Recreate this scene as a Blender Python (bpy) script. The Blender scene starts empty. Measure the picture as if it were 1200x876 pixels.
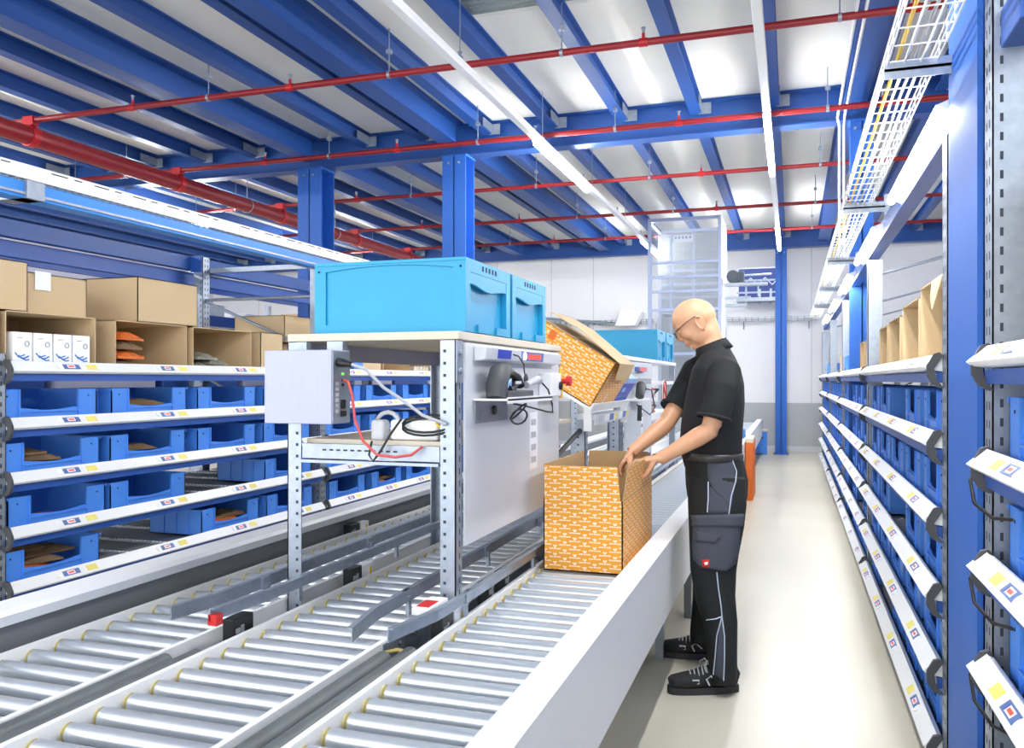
import bpy, bmesh, math, random
from mathutils import Vector, Matrix
from mathutils.bvhtree import BVHTree
random.seed(7)
SC = bpy.context.scene
COL = SC.collection
PI = math.pi
R_ = math.radians

# ------------------------------------------------------------------ camera
F, CX, HY, H = 984.0, 600.0, 445.0, 1.37
TH = math.atan(328 / 984.0)
cam = bpy.data.cameras.new('camera'); camo = bpy.data.objects.new('camera', cam); COL.objects.link(camo)
cam.sensor_width = 36; cam.lens = F / 1200 * 36; cam.shift_y = 7 / 1200; cam.clip_start = .05; cam.clip_end = 100
camo.location = (0, 0, H); camo.rotation_euler = (PI / 2, 0, TH)
SC.camera = camo
sT, cT = math.sin(TH), math.cos(TH)
def P(px, py, Y):
    """measured point of the photograph, at the distance Y down the aisle"""
    t = (px - CX) / F
    d = Vector((-sT + t * cT, cT + t * sT, -(py - HY) / F))
    k = Y / d.y
    return Vector((d.x * k, Y, H + d.z * k))

# ------------------------------------------------------------------ materials
def lin(c):
    return tuple(((x / 255) / 12.92 if x / 255 <= .04045 else ((x / 255 + .055) / 1.055) ** 2.4) for x in c) + (1,)
MATS = {}
def mat(name, rgb, rough=.5, metal=0, var=.06, scale=8, bump=0, bscale=60, emit=None, es=0, alpha=1, coat=0, rgb2=None, stretch=None):
    m = bpy.data.materials.new(name); m.use_nodes = True
    nt = m.node_tree; n = nt.nodes; l = nt.links
    b = n['Principled BSDF']
    tc = n.new('ShaderNodeTexCoord'); no = n.new('ShaderNodeTexNoise'); no.inputs['Scale'].default_value = scale; no.inputs['Detail'].default_value = 4
    src = tc.outputs['Object']
    if stretch:
        mp = n.new('ShaderNodeMapping'); mp.inputs['Scale'].default_value = stretch; l.new(src, mp.inputs[0]); src = mp.outputs[0]
    l.new(src, no.inputs['Vector'])
    mx = n.new('ShaderNodeMix'); mx.data_type = 'RGBA'
    c = lin(rgb)
    c2 = lin(rgb2) if rgb2 else tuple(x * (1 - var * 2) for x in c[:3]) + (1,)
    mx.inputs[6].default_value = c; mx.inputs[7].default_value = c2
    l.new(no.outputs['Fac'], mx.inputs[0]); l.new(mx.outputs[2], b.inputs['Base Color'])
    b.inputs['Roughness'].default_value = rough; b.inputs['Metallic'].default_value = metal
    b.inputs['Coat Weight'].default_value = coat
    b.inputs['Alpha'].default_value = alpha
    if bump:
        n2 = n.new('ShaderNodeTexNoise'); n2.inputs['Scale'].default_value = bscale; l.new(src, n2.inputs['Vector'])
        bp = n.new('ShaderNodeBump'); bp.inputs['Strength'].default_value = bump; bp.inputs['Distance'].default_value = .01
        l.new(n2.outputs['Fac'], bp.inputs['Height']); l.new(bp.outputs[0], b.inputs['Normal'])
    if emit:
        b.inputs['Emission Color'].default_value = lin(emit); b.inputs['Emission Strength'].default_value = es
    MATS[name] = m
    return m
mat('steel_blue', (36, 84, 168), .42, .0, .05, 3)
mat('beam_blue', (34, 80, 154), .45, 0, .05, 3)
mat('column_blue', (36, 98, 188), .55, 0, .05, 2)
mat('bin_blue', (74, 142, 236), .45, 0, .04, 5)
mat('tote_cyan', (20, 152, 196), .42, 0, .04, 4)
mat('hole', (12, 24, 60), .7)
mat('galv', (176, 186, 198), .42, .7, .12, 30, rgb2=(140, 150, 164))
mat('galv_dull', (178, 186, 196), .45, .35, .12, 30, rgb2=(150, 158, 168))
mat('slot', (60, 66, 76), .8)
mat('roller', (224, 228, 232), .3, .7, .1, 6, rgb2=(196, 206, 218), stretch=(1, 12, 12))
mat('cream', (214, 206, 168), .5)
mat('yellow_belt', (176, 160, 90), .5)
mat('rail_lit_blue', (50, 140, 226), .4)  # blue rail with the lamp glow put into its colour
mat('white_paint', (240, 241, 242), .38, 0, .02)
mat('pale_grey', (212, 216, 220), .42, 0, .03)
mat('mid_grey', (150, 155, 160), .5, 0, .05)
mat('panel_grey', (112, 116, 120), .55, 0, .05)
mat('dark_grey', (70, 72, 76), .55, 0, .08)
mat('tube_grey', (112, 118, 120), .45, .1, .15, 12, rgb2=(84, 90, 92))
mat('black', (22, 23, 25), .45)
mat('rubber', (30, 31, 34), .6)
mat('red_pipe', (146, 24, 32), .4, 0, .06, 4)
mat('red_clamp', (190, 24, 34), .4)
mat('red', (206, 36, 36), .45)
mat('yellow', (238, 196, 40), .5)
mat('lab_yellow', (246, 232, 120), .55)
mat('lab_white', (246, 247, 250), .5, var=.01)
mat('lab_grey', (206, 208, 212), .5)
mat('disp_blue', (92, 118, 178), .45)
mat('kraft', (212, 186, 146), .8, 0, .05, 6, bump=.12, bscale=40)
mat('kraft_in', (188, 156, 112), .85, 0, .06, 6)
mat('brown_paper', (150, 122, 88), .85, 0, .2, 14, bump=.5, bscale=20, rgb2=(96, 74, 52))
mat('orange', (226, 112, 40), .6)
mat('film', (176, 174, 160), .3, .2, .3, 16, rgb2=(88, 84, 72), bump=.6, bscale=24)
mat('board', (212, 202, 184), .6)
mat('skin', (222, 172, 134), .42, 0, .06, 10, rgb2=(206, 150, 114))
mat('lip', (190, 120, 104), .5)
mat('shirt', (24, 25, 28), .85, 0, .1, 30, bump=.25, bscale=9)
mat('trouser', (27, 30, 31), .85, 0, .1, 30, bump=.25, bscale=9)
mat('trouser_grey', (72, 76, 88), .85, 0, .08, 20, bump=.2, bscale=10)
mat('piping', (196, 208, 228), .6)
mat('shoe', (34, 35, 38), .75, 0, .1, 30)
mat('sole', (52, 52, 54), .7)
mat('lace', (180, 182, 184), .7)
mat('belt', (20, 19, 19), .4, .1, .6, 90, rgb2=(84, 82, 80))
mat('frame_metal', (96, 84, 84), .3, .6)
mat('lens', (220, 230, 235), .05, 0, .0, alpha=.18)
mat('eye', (240, 238, 232), .3)
mat('poly', (214, 224, 232), .35, 0, .0, alpha=.2)
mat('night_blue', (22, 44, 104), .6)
mat('motor', (72, 80, 90), .45, .3)
mat('alu', (176, 188, 216), .4, .3, .04)
mat('cable_grey', (178, 182, 188), .5)
mat('cable_red', (216, 84, 76), .45)
mat('copper', (176, 110, 92), .4, .3)
mat('control_box', (170, 174, 200), .5, .2, .05, 4, stretch=(40, 1, 1))
mat('screen_red', (220, 50, 40), .4, emit=(255, 70, 50), es=.7)
mat('led_white', (255, 240, 250), .4, emit=(255, 235, 245), es=1.6)
mat('led_green', (120, 200, 80), .4, emit=(120, 220, 80), es=.6)
mat('tube_light', (255, 255, 255), .4, emit=(252, 252, 250), es=100)
mat('rack_light', (255, 255, 255), .4, emit=(252, 252, 250), es=42)
mat('carton_blue', (70, 130, 205), .55)
mat('deep_blue', (38, 62, 190), .45)
mat('sky_print', (140, 186, 240), .45)
mat('wall_white', (244, 245, 248), .7, 0, .015, 2)
mat('wall_grey', (186, 190, 194), .7, 0, .03, 2)
mat('wall_lav', (198, 200, 222), .7, 0, .03, 2)
mat('ceil_panel', (238, 237, 230), .75, 0, .03, 1.4)
mat('deck', (168, 180, 184), .45, .3, .06, 3)
M = MATS

def floor_mat():
    m = bpy.data.materials.new('concrete'); m.use_nodes = True
    nt = m.node_tree; n = nt.nodes; l = nt.links; b = n['Principled BSDF']
    tc = n.new('ShaderNodeTexCoord')
    a = n.new('ShaderNodeTexNoise'); a.inputs['Scale'].default_value = .9; a.inputs['Detail'].default_value = 3; a.inputs['Roughness'].default_value = .5
    l.new(tc.outputs['Object'], a.inputs['Vector'])
    r = n.new('ShaderNodeValToRGB'); r.color_ramp.elements[0].position = .3; r.color_ramp.elements[1].position = .75
    r.color_ramp.elements[0].color = lin((196, 190, 172)); r.color_ramp.elements[1].color = lin((210, 206, 190))
    l.new(a.outputs['Fac'], r.inputs[0]); l.new(r.outputs[0], b.inputs['Base Color'])
    b.inputs['Roughness'].default_value = .3
    M['concrete'] = m
floor_mat()

def corrugated():
    m = mat('corrugated', (170, 184, 186), .4, .45)
    nt = m.node_tree; n = nt.nodes; l = nt.links; b = n['Principled BSDF']
    tc = n.new('ShaderNodeTexCoord'); w = n.new('ShaderNodeTexWave'); w.bands_direction = 'Y'; w.inputs['Scale'].default_value = 7
    l.new(tc.outputs['Object'], w.inputs['Vector'])
    bp = n.new('ShaderNodeBump'); bp.inputs['Strength'].default_value = .8; bp.inputs['Distance'].default_value = .03
    l.new(w.outputs['Fac'], bp.inputs['Height']); l.new(bp.outputs[0], b.inputs['Normal'])
corrugated()

def print_mat(name, base, base2, ink):
    """orange carton print: rows of a small winged mark over a short word, staggered; UV in metres"""
    m = bpy.data.materials.new(name); m.use_nodes = True
    nt = m.node_tree; n = nt.nodes; l = nt.links; b = n['Principled BSDF']; b.inputs['Roughness'].default_value = .55
    uv = n.new('ShaderNodeUVMap'); sp = n.new('ShaderNodeSeparateXYZ'); l.new(uv.outputs[0], sp.inputs[0])
    def mth(op, a, bb=None, c=None):
        k = n.new('ShaderNodeMath'); k.operation = op
        for i, x in enumerate((a, bb, c)):
            if x is None: continue
            if isinstance(x, (int, float)): k.inputs[i].default_value = x
            else: l.new(x, k.inputs[i])
        return k.outputs[0]
    PX, PY = .041, .033
    u, v = sp.outputs[0], sp.outputs[1]
    cu = mth('DIVIDE', u, PX); ci = mth('FLOOR', cu)
    par = mth('FLOORED_MODULO', ci, 2)
    vy = mth('ADD', mth('DIVIDE', v, PY), mth('MULTIPLY', par, .5))
    fy = mth('MULTIPLY', mth('SUBTRACT', mth('FRACT', vy), .5), PY)
    fx = mth('MULTIPLY', mth('SUBTRACT', mth('FRACT', cu), .5), PX)
    # winged mark: solid trapezoid with a notch on top, centred at y=+.006
    y1 = mth('SUBTRACT', fy, .0035); ax = mth('ABSOLUTE', fx)
    inside = mth('MULTIPLY', mth('LESS_THAN', mth('ABSOLUTE', y1), .0048), mth('LESS_THAN', ax, mth('ADD', mth('MULTIPLY', y1, .55), .0062)))
    n1 = mth('GREATER_THAN', mth('ABSOLUTE', mth('SUBTRACT', ax, mth('MULTIPLY', mth('ADD', y1, .004), .42))), .0011)
    n2 = mth('MAXIMUM', n1, mth('LESS_THAN', y1, -.002))
    mark = mth('MULTIPLY', inside, n2)
    # word bar under the mark, broken into letters; spills over the cell sides, so test both neighbours
    def bar(off, dy):
        x = mth('SUBTRACT', fx, off); yy = mth('SUBTRACT', fy, dy)
        a = mth('MULTIPLY', mth('LESS_THAN', mth('ABSOLUTE', x), .0235), mth('LESS_THAN', mth('ABSOLUTE', yy), .0024))
        g = mth('GREATER_THAN', mth('FRACT', mth('MULTIPLY', mth('ADD', x, .1), 225)), .28)
        h = mth('GREATER_THAN', mth('FRACT', mth('MULTIPLY', mth('ADD', x, .1), 95)), .12)
        return mth('MULTIPLY', a, mth('MULTIPLY', g, h))
    w = bar(0, -.0065)
    for off in (-PX, PX):
        w = mth('MAXIMUM', w, bar(off, -.0065 + PY / 2))
        w = mth('MAXIMUM', w, bar(off, -.0065 - PY / 2))
    mask = mth('MAXIMUM', mark, w)
    no = n.new('ShaderNodeTexNoise'); no.inputs['Scale'].default_value = 12; l.new(uv.outputs[0], no.inputs['Vector'])
    m1 = n.new('ShaderNodeMix'); m1.data_type = 'RGBA'; m1.inputs[6].default_value = lin(base); m1.inputs[7].default_value = lin(base2); l.new(no.outputs['Fac'], m1.inputs[0])
    m2 = n.new('ShaderNodeMix'); m2.data_type = 'RGBA'; l.new(mask, m2.inputs[0]); l.new(m1.outputs[2], m2.inputs[6]); m2.inputs[7].default_value = lin(ink)
    l.new(m2.outputs[2], b.inputs['Base Color'])
    M[name] = m
print_mat('orange_print', (240, 166, 44), (232, 154, 36), (255, 246, 226))

# ------------------------------------------------------------------ mesh builder
class MB:
    def __init__(s): s.v = []; s.f = []; s.m = []; s.s = []
    def add(s, vs, fs, m=0, smooth=False):
        o = len(s.v); s.v += [tuple(x) for x in vs]
        for f in fs: s.f.append(tuple(i + o for i in f)); s.m.append(m); s.s.append(smooth)
        return s
    def box(s, a, b, m=0):
        x0, x1 = sorted((a[0], b[0])); y0, y1 = sorted((a[1], b[1])); z0, z1 = sorted((a[2], b[2]))
        return s.add([(x0, y0, z0), (x1, y0, z0), (x1, y1, z0), (x0, y1, z0), (x0, y0, z1), (x1, y0, z1), (x1, y1, z1), (x0, y1, z1)],
              [(0, 3, 2, 1), (4, 5, 6, 7), (0, 1, 5, 4), (1, 2, 6, 5), (2, 3, 7, 6), (3, 0, 4, 7)], m)
    def prism(s, pts, ax, lo, hi, m=0, smooth=False):
        n = len(pts)
        def w(p, t): return {'x': (t, p[0], p[1]), 'y': (p[0], t, p[1]), 'z': (p[0], p[1], t)}[ax]
        vs = [w(p, lo) for p in pts] + [w(p, hi) for p in pts]
        s.add(vs, [tuple(range(n))[::-1], tuple(range(n, 2 * n))], m)
        o = len(s.v) - 2 * n
        for i in range(n):
            j = (i + 1) % n; s.f.append((o + i, o + j, o + n + j, o + n + i)); s.m.append(m); s.s.append(smooth)
        return s
    def quad(s, a, b, c, d, m=0): return s.add([a, b, c, d], [(0, 1, 2, 3)], m)
    def loft(s, pts, rad, side=(0, 1, 0), n=16, m=0, smooth=True, cap=True, p=2.0):
        """closed skin of elliptical sections; rad = r or (r along side, r across)"""
        pts = [Vector(q) for q in pts]; k = len(pts); side = Vector(side); o = len(s.v); last = None
        for i, q in enumerate(pts):
            t = (pts[min(i + 1, k - 1)] - pts[max(i - 1, 0)]).normalized()
            r = rad[i] if isinstance(rad, (list, tuple)) else rad
            ra, rb = r if isinstance(r, tuple) else (r, r)
            a = (side - t * side.dot(t))
            if a.length < 1e-4: a = last if last else t.orthogonal()
            a.normalize(); last = a; b = t.cross(a)
            for j in range(n):
                th = 2 * PI * j / n; cc, ss = math.cos(th), math.sin(th)
                if p != 2: cc = math.copysign(abs(cc) ** (2 / p), cc); ss = math.copysign(abs(ss) ** (2 / p), ss)
                s.v.append(tuple(q + a * (ra * cc) + b * (rb * ss)))
        for i in range(k - 1):
            for j in range(n):
                j2 = (j + 1) % n
                s.f.append((o + i * n + j, o + i * n + j2, o + (i + 1) * n + j2, o + (i + 1) * n + j)); s.m.append(m); s.s.append(smooth)
        if cap:
            for st, rev in ((o, 1), (o + (k - 1) * n, 0)):
                c = len(s.v); s.v += s.v[st:st + n]; idx = tuple(c + j for j in range(n))
                s.f.append(idx[::-1] if rev else idx); s.m.append(m); s.s.append(False)
        return s
    def tube(s, pts, r, n=10, m=0, cap=True): return s.loft(pts, r, (.31, .2, .93), n, m, True, cap)
    def ball(s, c, r, m=0, nu=16, nv=10, axes=None):
        rx, ry, rz = r if isinstance(r, (tuple, list)) else (r, r, r)
        ax = axes or (Vector((1, 0, 0)), Vector((0, 1, 0)), Vector((0, 0, 1))); c = Vector(c); o = len(s.v)
        for i in range(1, nv):
            ph = PI * i / nv
            for j in range(nu):
                th = 2 * PI * j / nu
                s.v.append(tuple(c + ax[0] * (rx * math.sin(ph) * math.cos(th)) + ax[1] * (ry * math.sin(ph) * math.sin(th)) + ax[2] * (rz * math.cos(ph))))
        top = len(s.v); s.v.append(tuple(c + ax[2] * rz)); bot = len(s.v); s.v.append(tuple(c - ax[2] * rz))
        def ff(*q): s.f.append(q); s.m.append(m); s.s.append(True)
        for j in range(nu):
            j2 = (j + 1) % nu
            ff(top, o + j, o + j2); ff(bot, o + (nv - 2) * nu + j2, o + (nv - 2) * nu + j)
            for i in range(nv - 2): ff(o + i * nu + j, o + (i + 1) * nu + j, o + (i + 1) * nu + j2, o + i * nu + j2)
        return s
    def xf(s, mx, start=0):
        for i in range(start, len(s.v)): s.v[i] = tuple(mx @ Vector(s.v[i]))
        return s
    def mesh(s, name, mats, off=(0, 0, 0), recalc=True):
        me = bpy.data.meshes.new(name); me.from_pydata([(x - off[0], y - off[1], z - off[2]) for x, y, z in s.v], [], s.f)
        for k in mats: me.materials.append(M[k])
        me.polygons.foreach_set('material_index', s.m); me.polygons.foreach_set('use_smooth', s.s)
        if recalc:
            bm = bmesh.new(); bm.from_mesh(me); bmesh.ops.recalc_face_normals(bm, faces=bm.faces); bm.to_mesh(me); bm.free()
        me.update()
        return me
    def base(s):
        xs, ys, zs = zip(*s.v)
        return ((min(xs) + max(xs)) / 2, (min(ys) + max(ys)) / 2, min(zs))
    def build(s, name, mats, parent=None, bevel=0, recalc=True, seg=2):
        if isinstance(mats, str): mats = [mats]
        off = s.base() if parent is None else wpos(parent)
        o = bpy.data.objects.new(name, s.mesh(name, mats, off, recalc)); COL.objects.link(o)
        if parent is None: o.location = off
        else: o.parent = parent
        if bevel:
            b = o.modifiers.new('bevel', 'BEVEL'); b.width = bevel; b.segments = seg; b.limit_method = 'ANGLE'; b.angle_limit = R_(40); b.harden_normals = False
        return o
def wpos(o):
    p = Vector((0, 0, 0))
    while o: p += o.location; o = o.parent
    return tuple(p)
def tag(o, label, cat, group=None, kind=None):
    if label: o['label'] = label
    if cat: o['category'] = cat
    if group: o['group'] = group
    if kind: o['kind'] = kind
    return o
def thing(name, label, cat, loc=(0, 0, 0), group=None):
    o = bpy.data.objects.new(name, None); COL.objects.link(o); o.location = loc; o.empty_display_size = .1
    return tag(o, label, cat, group)
def struct(mb, name, mats, **k):
    o = mb.build(name, mats, **k); o['kind'] = 'structure'; return o
def dup(root, loc, label=None, group=None, rot=None):
    def rec(o, par):
        c = o.copy(); COL.objects.link(c); c.parent = par
        for ch in KIDS.get(o, ()): rec(ch, c)
        return c
    r = rec(root, None); r.location = loc
    if rot is not None: r.rotation_euler = rot
    if label: r['label'] = label
    if group: r['group'] = group
    return r
KIDS = {}
def index_kids(root):
    bpy.context.view_layer.update()
    def rec(o):
        KIDS[o] = list(o.children)
        for c in KIDS[o]: rec(c)
    rec(root)
ORD = ['nearest', 'second', 'third', 'fourth', 'fifth', 'sixth', 'seventh', 'eighth', 'ninth', 'tenth', 'eleventh', 'twelfth', 'thirteenth', 'fourteenth', 'fifteenth', 'sixteenth', 'seventeenth', 'eighteenth', 'nineteenth', 'twentieth']
NTH = ['first'] + ORD[1:]

# ------------------------------------------------------------------ room
ZC = 4.14
struct(MB().box((-13.5, -2, -.12), (4.6, 17.2, 0)), 'floor', 'concrete')
b = MB().box((-13.5, 6.02, ZC), (4.6, 17.2, ZC + .1)).box((-13.5, -2, ZC), (-2.37, 6.02, ZC + .1))
struct(b, 'ceiling', 'ceil_panel')
struct(MB().box((-2.37, -2, ZC + .03), (4.6, 6.02, ZC + .1)), 'trim_1', 'corrugated')
# far wall with a conveyor opening: X -.99..-.30, Z 2.94..3.74
YW = 17.0
b = MB()
b.box((-13.5, YW, .93), (-1.0, YW + .2, ZC)); b.box((-.3, YW, .93), (4.6, YW + .2, ZC))
b.box((-1.0, YW, .93), (-.3, YW + .2, 2.92)); b.box((-1.0, YW, 3.56), (-.3, YW + .2, ZC))
struct(b, 'wall_back', 'wall_white')
struct(MB().box((-13.5, YW - .005, 0), (4.6, YW + .2, .93)), 'trim_2', 'wall_grey')
struct(MB().box((-13.5, YW - .03, 0), (4.6, YW - .005, .1)), 'baseboard_back', 'pale_grey')
b = MB()
for x in (-12, -10.8, -9.6, -8.4, -7.2, -6.0, -4.8, -3.9, -2.7, .35, 1.4, 2.6, 3.8): b.box((x, YW - .004, .93), (x + .012, YW, ZC))
struct(b, 'trim_3', 'lab_grey')
struct(MB().box((-13.5, -2, 0), (-13.3, 17.2, ZC)), 'wall_left', 'wall_lav')
struct(MB().box((4.4, -2, 0), (4.6, 17.2, ZC)), 'wall_right', 'wall_lav')
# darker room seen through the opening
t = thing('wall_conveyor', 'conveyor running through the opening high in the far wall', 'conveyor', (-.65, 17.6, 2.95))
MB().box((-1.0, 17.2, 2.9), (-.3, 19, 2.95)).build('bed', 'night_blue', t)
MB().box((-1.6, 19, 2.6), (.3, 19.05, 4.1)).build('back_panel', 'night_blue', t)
b = MB()
for i in range(5): b.tube([(-1.0 + .15 * i, 18.9, 3.42 + (.16 if i % 2 else 0)), (-.85 + .15 * i, 18.9, 3.42 + (0 if i % 2 else .16))], .012, 6)
b.build('truss', 'galv', t)
b = MB()
for z in (3.02, 3.25): b.box((-1.0, 16.6, z), (-.25, 16.64, z + .03))
for x in (-.85, -.6, -.4): b.box((x, 16.62, 2.82), (x + .04, 16.66, 3.1))
b.box((-1.0, 16.5, 2.86), (-.25, 16.9, 2.93))
b.build('support_frame', 'galv', t)

# ------------------------------------------------------------------ steel frame of the hall
def ibeam(w, h, tf, tw):   # profile centred on 0, bottom at 0
    return [(-w / 2, 0), (w / 2, 0), (w / 2, tf), (tw / 2, tf), (tw / 2, h - tf), (w / 2, h - tf), (w / 2, h), (-w / 2, h), (-w / 2, h - tf), (-tw / 2, h - tf), (-tw / 2, tf), (-w / 2, tf)]
CB = [.8, 8.53, 16.28]
for k, y in enumerate(CB):
    t = thing('cross_beam', ['blue steel cross beam overhead just in front of the camera', 'blue steel cross beam carried by the blue columns in mid hall', 'blue steel cross beam close to the far wall'][k], 'steel beam', (-4.4, y, 3.8), 'steel cross beams under the ceiling')
    MB().prism([(y + a, 3.8 + c) for a, c in ibeam(.18, .335, .015, .02)], 'x', -13.3, 4.4).build('beam', 'beam_blue', t)
PX_ = [(-5.24, 'the left blue column'), (-3.46, 'the blue column beside the cyan totes'), (.545, 'the blue column in the right rack')]
for k, (x, w) in enumerate(PX_):
    for j, (y0, y1) in enumerate([(.9, 8.43), (8.63, 16.18)]):
        t = thing('main_girder', 'wide blue girder %s %s' % (['on the camera side of', 'on the far side of'][j], w), 'steel beam', (x, (y0 + y1) / 2, 3.88), 'wide girders under the ceiling')
        MB().prism([(x + a, 3.88 + c) for a, c in ibeam(.2, .26, .015, .02)], 'y', y0, y1).build('girder', 'beam_blue', t)
jx = []
x = -.17
while x < 4.3: jx.append(x); x += .73
x = -.9
while x > -13: jx.append(x); x -= .73
jx.sort()
nj = 0
right_of = [v for v in jx if v > -.1]
for k, x in enumerate(jx):
    if any(abs(x - q[0]) < .14 for q in PX_): x += .16 if x > -1 else -.2
    for j, (y0, y1) in enumerate([(-2, .71), (.89, 8.44), (8.62, 16.19)]):
        if j == 0 or (j == 2 and x != jx[k]): continue
        i = sum(1 for v in jx if v >= jx[k] and v < -.1); i2 = sum(1 for v in jx if v <= jx[k] and v > -.25)
        lab = '%s blue joist %s of the aisle light strip, %s the mid beam' % ((NTH[i - 1] if i <= 20 else 'last') if x < -.3 else NTH[max(i2 - 1, 0)], 'left' if x < -.3 else 'right', 'before' if j == 1 else 'beyond')
        t = thing('ceiling_joist', lab, 'joist', (x, (y0 + y1) / 2, 3.99), 'ceiling joists')
        MB().prism([(x + a, 3.99 + c) for a, c in ibeam(.11, .15, .012, .02)], 'y', y0, y1).build('joist', 'beam_blue', t)
        for ye, sg in ((y1, -1),) :
            b = MB().box((x + .056, ye + sg * .3, 4.0), (x + .064, ye + sg * .02, 4.09)).box((x + .03, ye + sg * .03, 3.98), (x + .15, ye + sg * .022, 4.09))
            b.build('bracket', 'galv', t)
def column(name_label, x, y, z1, w=.2, z0=0):
    t = thing('steel_column', name_label, 'column', (x, y, z0), 'blue steel columns')
    # H-section, flanges facing the camera
    h = w / 2; tf = .014
    b = MB().box((x - h, y - h, z0), (x + h, y - h + tf, z1)).box((x - h, y + h - tf, z0), (x + h, y + h, z1)).box((x - .006, y - h, z0), (x + .006, y + h, z1))
    b.build('shaft', 'column_blue', t)
    MB().box((x - h - .03, y - h - .03, z0), (x + h + .03, y + h + .03, z0 + .02)).build('base_plate', 'column_blue', t)
    MB().box((x - h - .01, y - h - .01, z1 - .02), (x + h + .01, y + h + .01, z1)).build('head_plate', 'column_blue', t)
    b = MB()
    for dx in (-.06, .06): b.tube([(x + dx, y - h - .018, z1 - .09), (x + dx, y - h, z1 - .09)], .014, 6)
    b.build('bolt', 'galv', t)
    return t
column('blue steel column on the left, behind the boxes of the left rack', -5.24, 8.53, 3.8, .3)
column('blue steel column rising behind the nearest pair of cyan totes', -3.46, 8.53, 3.8, .27)
column('blue steel column inside the right rack in mid hall', .62, 8.53, 3.8, .2)
column('blue steel column standing free at the far end of the aisle', -.19, 16.3, 3.8, .2)
# near column between the two right racks
t = thing('steel_column', 'wide bright blue steel column at the right, close to the camera between two racks', 'column', (.62, 2.87, 0), 'blue steel columns')
b = MB().prism([(.49, 2.63), (.505, 2.63), (.505, 2.84), (.74, 2.84), (.74, 2.63), (.755, 2.63), (.755, 3.08), (.74, 3.08), (.74, 2.855), (.505, 2.855), (.505, 3.08), (.49, 3.08)], 'z', 0, 3.81)
b.build('shaft', 'column_blue', t)
MB().box((.47, 2.6, 0), (.78, 3.11, .02)).build('base_plate', 'column_blue', t)

# ------------------------------------------------------------------ sprinkler pipes
PY5 = [5.95, 7.91, 9.95, 12.04, 14.0]
main = thing('sprinkler_main', 'thick red sprinkler main pipe under the ceiling at the left', 'pipe', (-6.67, 8, 3.53))
MB().tube([(-6.67, -1, 3.62), (-6.67, 15, 3.62)], .088, 20).build('pipe', 'red_pipe', main)
for y in (1.9, 4.0, 5.95, 7.91, 9.95, 12.04, 14.0):
    MB().tube([(-6.67, y - .04, 3.62), (-6.67, y + .04, 3.62)], .1, 20).build('coupling', 'red_clamp', main)
for y in (5.0, 9.2, 11.4):
    b = MB(); pts = [(-6.67 + .095 * math.cos(a), y, 3.62 + .095 * math.sin(a)) for a in [PI * 2 * i / 16 for i in range(17)]]
    b.tube(pts, .006, 6); b.tube([(-6.67, y, 3.715), (-6.67, y, 4.1)], .006, 6); b.build('hanger', 'galv', main)
for k, y in enumerate(PY5):
    t = thing('sprinkler_pipe', 'thin red sprinkler pipe crossing under the ceiling, %s from the camera' % ORD[k], 'pipe', (-2, y, 3.7), 'sprinkler branch pipes')
    MB().tube([(-9.5, y, 3.765), (4.4, y, 3.765)], .026 if k < 2 else .024, 12).build('pipe', 'red_pipe', t)
    MB().tube([(-6.67, y, 3.69), (-6.67, y, 3.765)], .03, 10).box((-6.73, y - .035, 3.715), (-6.61, y + .035, 3.795)).build('riser', 'red_clamp', t)
    for x in (-8.6, -5.5, -3.9, -2.4, -1.0, .75, 2.2):
        b = MB().tube([(x, y, 3.765), (x, y, 3.83)], .012, 8).tube([(x - .03, y, 3.765), (x + .03, y, 3.765)], .031, 10)
        b.build('sprinkler_fitting', 'red_clamp', t)
        MB().tube([(x, y, 3.83), (x, y, 3.865)], .011, 8).tube([(x, y, 3.865), (x, y, 3.87)], .018, 8).build('sprinkler_head', 'galv', t)
    for x in (-7.4, -4.7, -3.0, -1.6, .3, 1.6):
        b = MB().tube([(x, y, 3.79), (x, y, 4.13)], .005, 6).tube([(x - .012, y, 3.765), (x + .012, y, 3.765)], .031, 10).box((x - .02, y - .02, 3.93), (x + .02, y + .02, 3.96))
        b.build('hanger', 'galv', t)

# ------------------------------------------------------------------ ceiling lights
def strip(x, z, lab, lamps, y1):
    t = thing('light_strip', lab, 'light', (x, 7, z), 'long light strips under the ceiling')
    MB().prism([(x - .032, z), (x + .032, z), (x + .032, z + .06), (x - .032, z + .06)], 'y', -1.5, y1).build('trunking', 'white_paint', t, bevel=.004)
    for y in (1.4, 3.5, 5.6, 7.7, 9.8, 11.9, 14):
        if y < y1: MB().tube([(x, y, z + .05), (x, y, 4.12)], .004, 6).box((x - .02, y - .01, z + .05), (x + .02, y + .01, z + .09)).build('hanger', 'galv', t)
    for a, b_ in lamps:
        MB().box((x - .03, a, z - .012), (x + .03, b_, z)).build('lamp_tray', 'white_paint', t)
        MB().tube([(x, a + .03, z - .03), (x, b_ - .03, z - .03)], .026, 12).build('lamp_tube', 'tube_light', t)
    return t
strip(-2.26, 3.6, 'white light strip running diagonally from the top over the cyan totes', [(7.45, 9.55), (13.3, 15.2)], 15.3)
strip(-.2, 3.6, 'white light strip straight above the aisle behind the worker', [(1.75, 3.9), (7.3, 9.45), (12.8, 14.9)], 15.0)

strip(-7.95, 3.6, 'added unseen fill light strip beyond the left rack, hidden behind the cable tray', [(.3, 2.4), (4.2, 6.3), (8.4, 10.5), (12.6, 14.7)], 15.0)  # lamp row added to brighten the left side, hidden by the cable tray
def nth(i, k=0):
    return 'nearest to the camera' if i == 0 else ORD[i] + ' from the camera'
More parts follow.
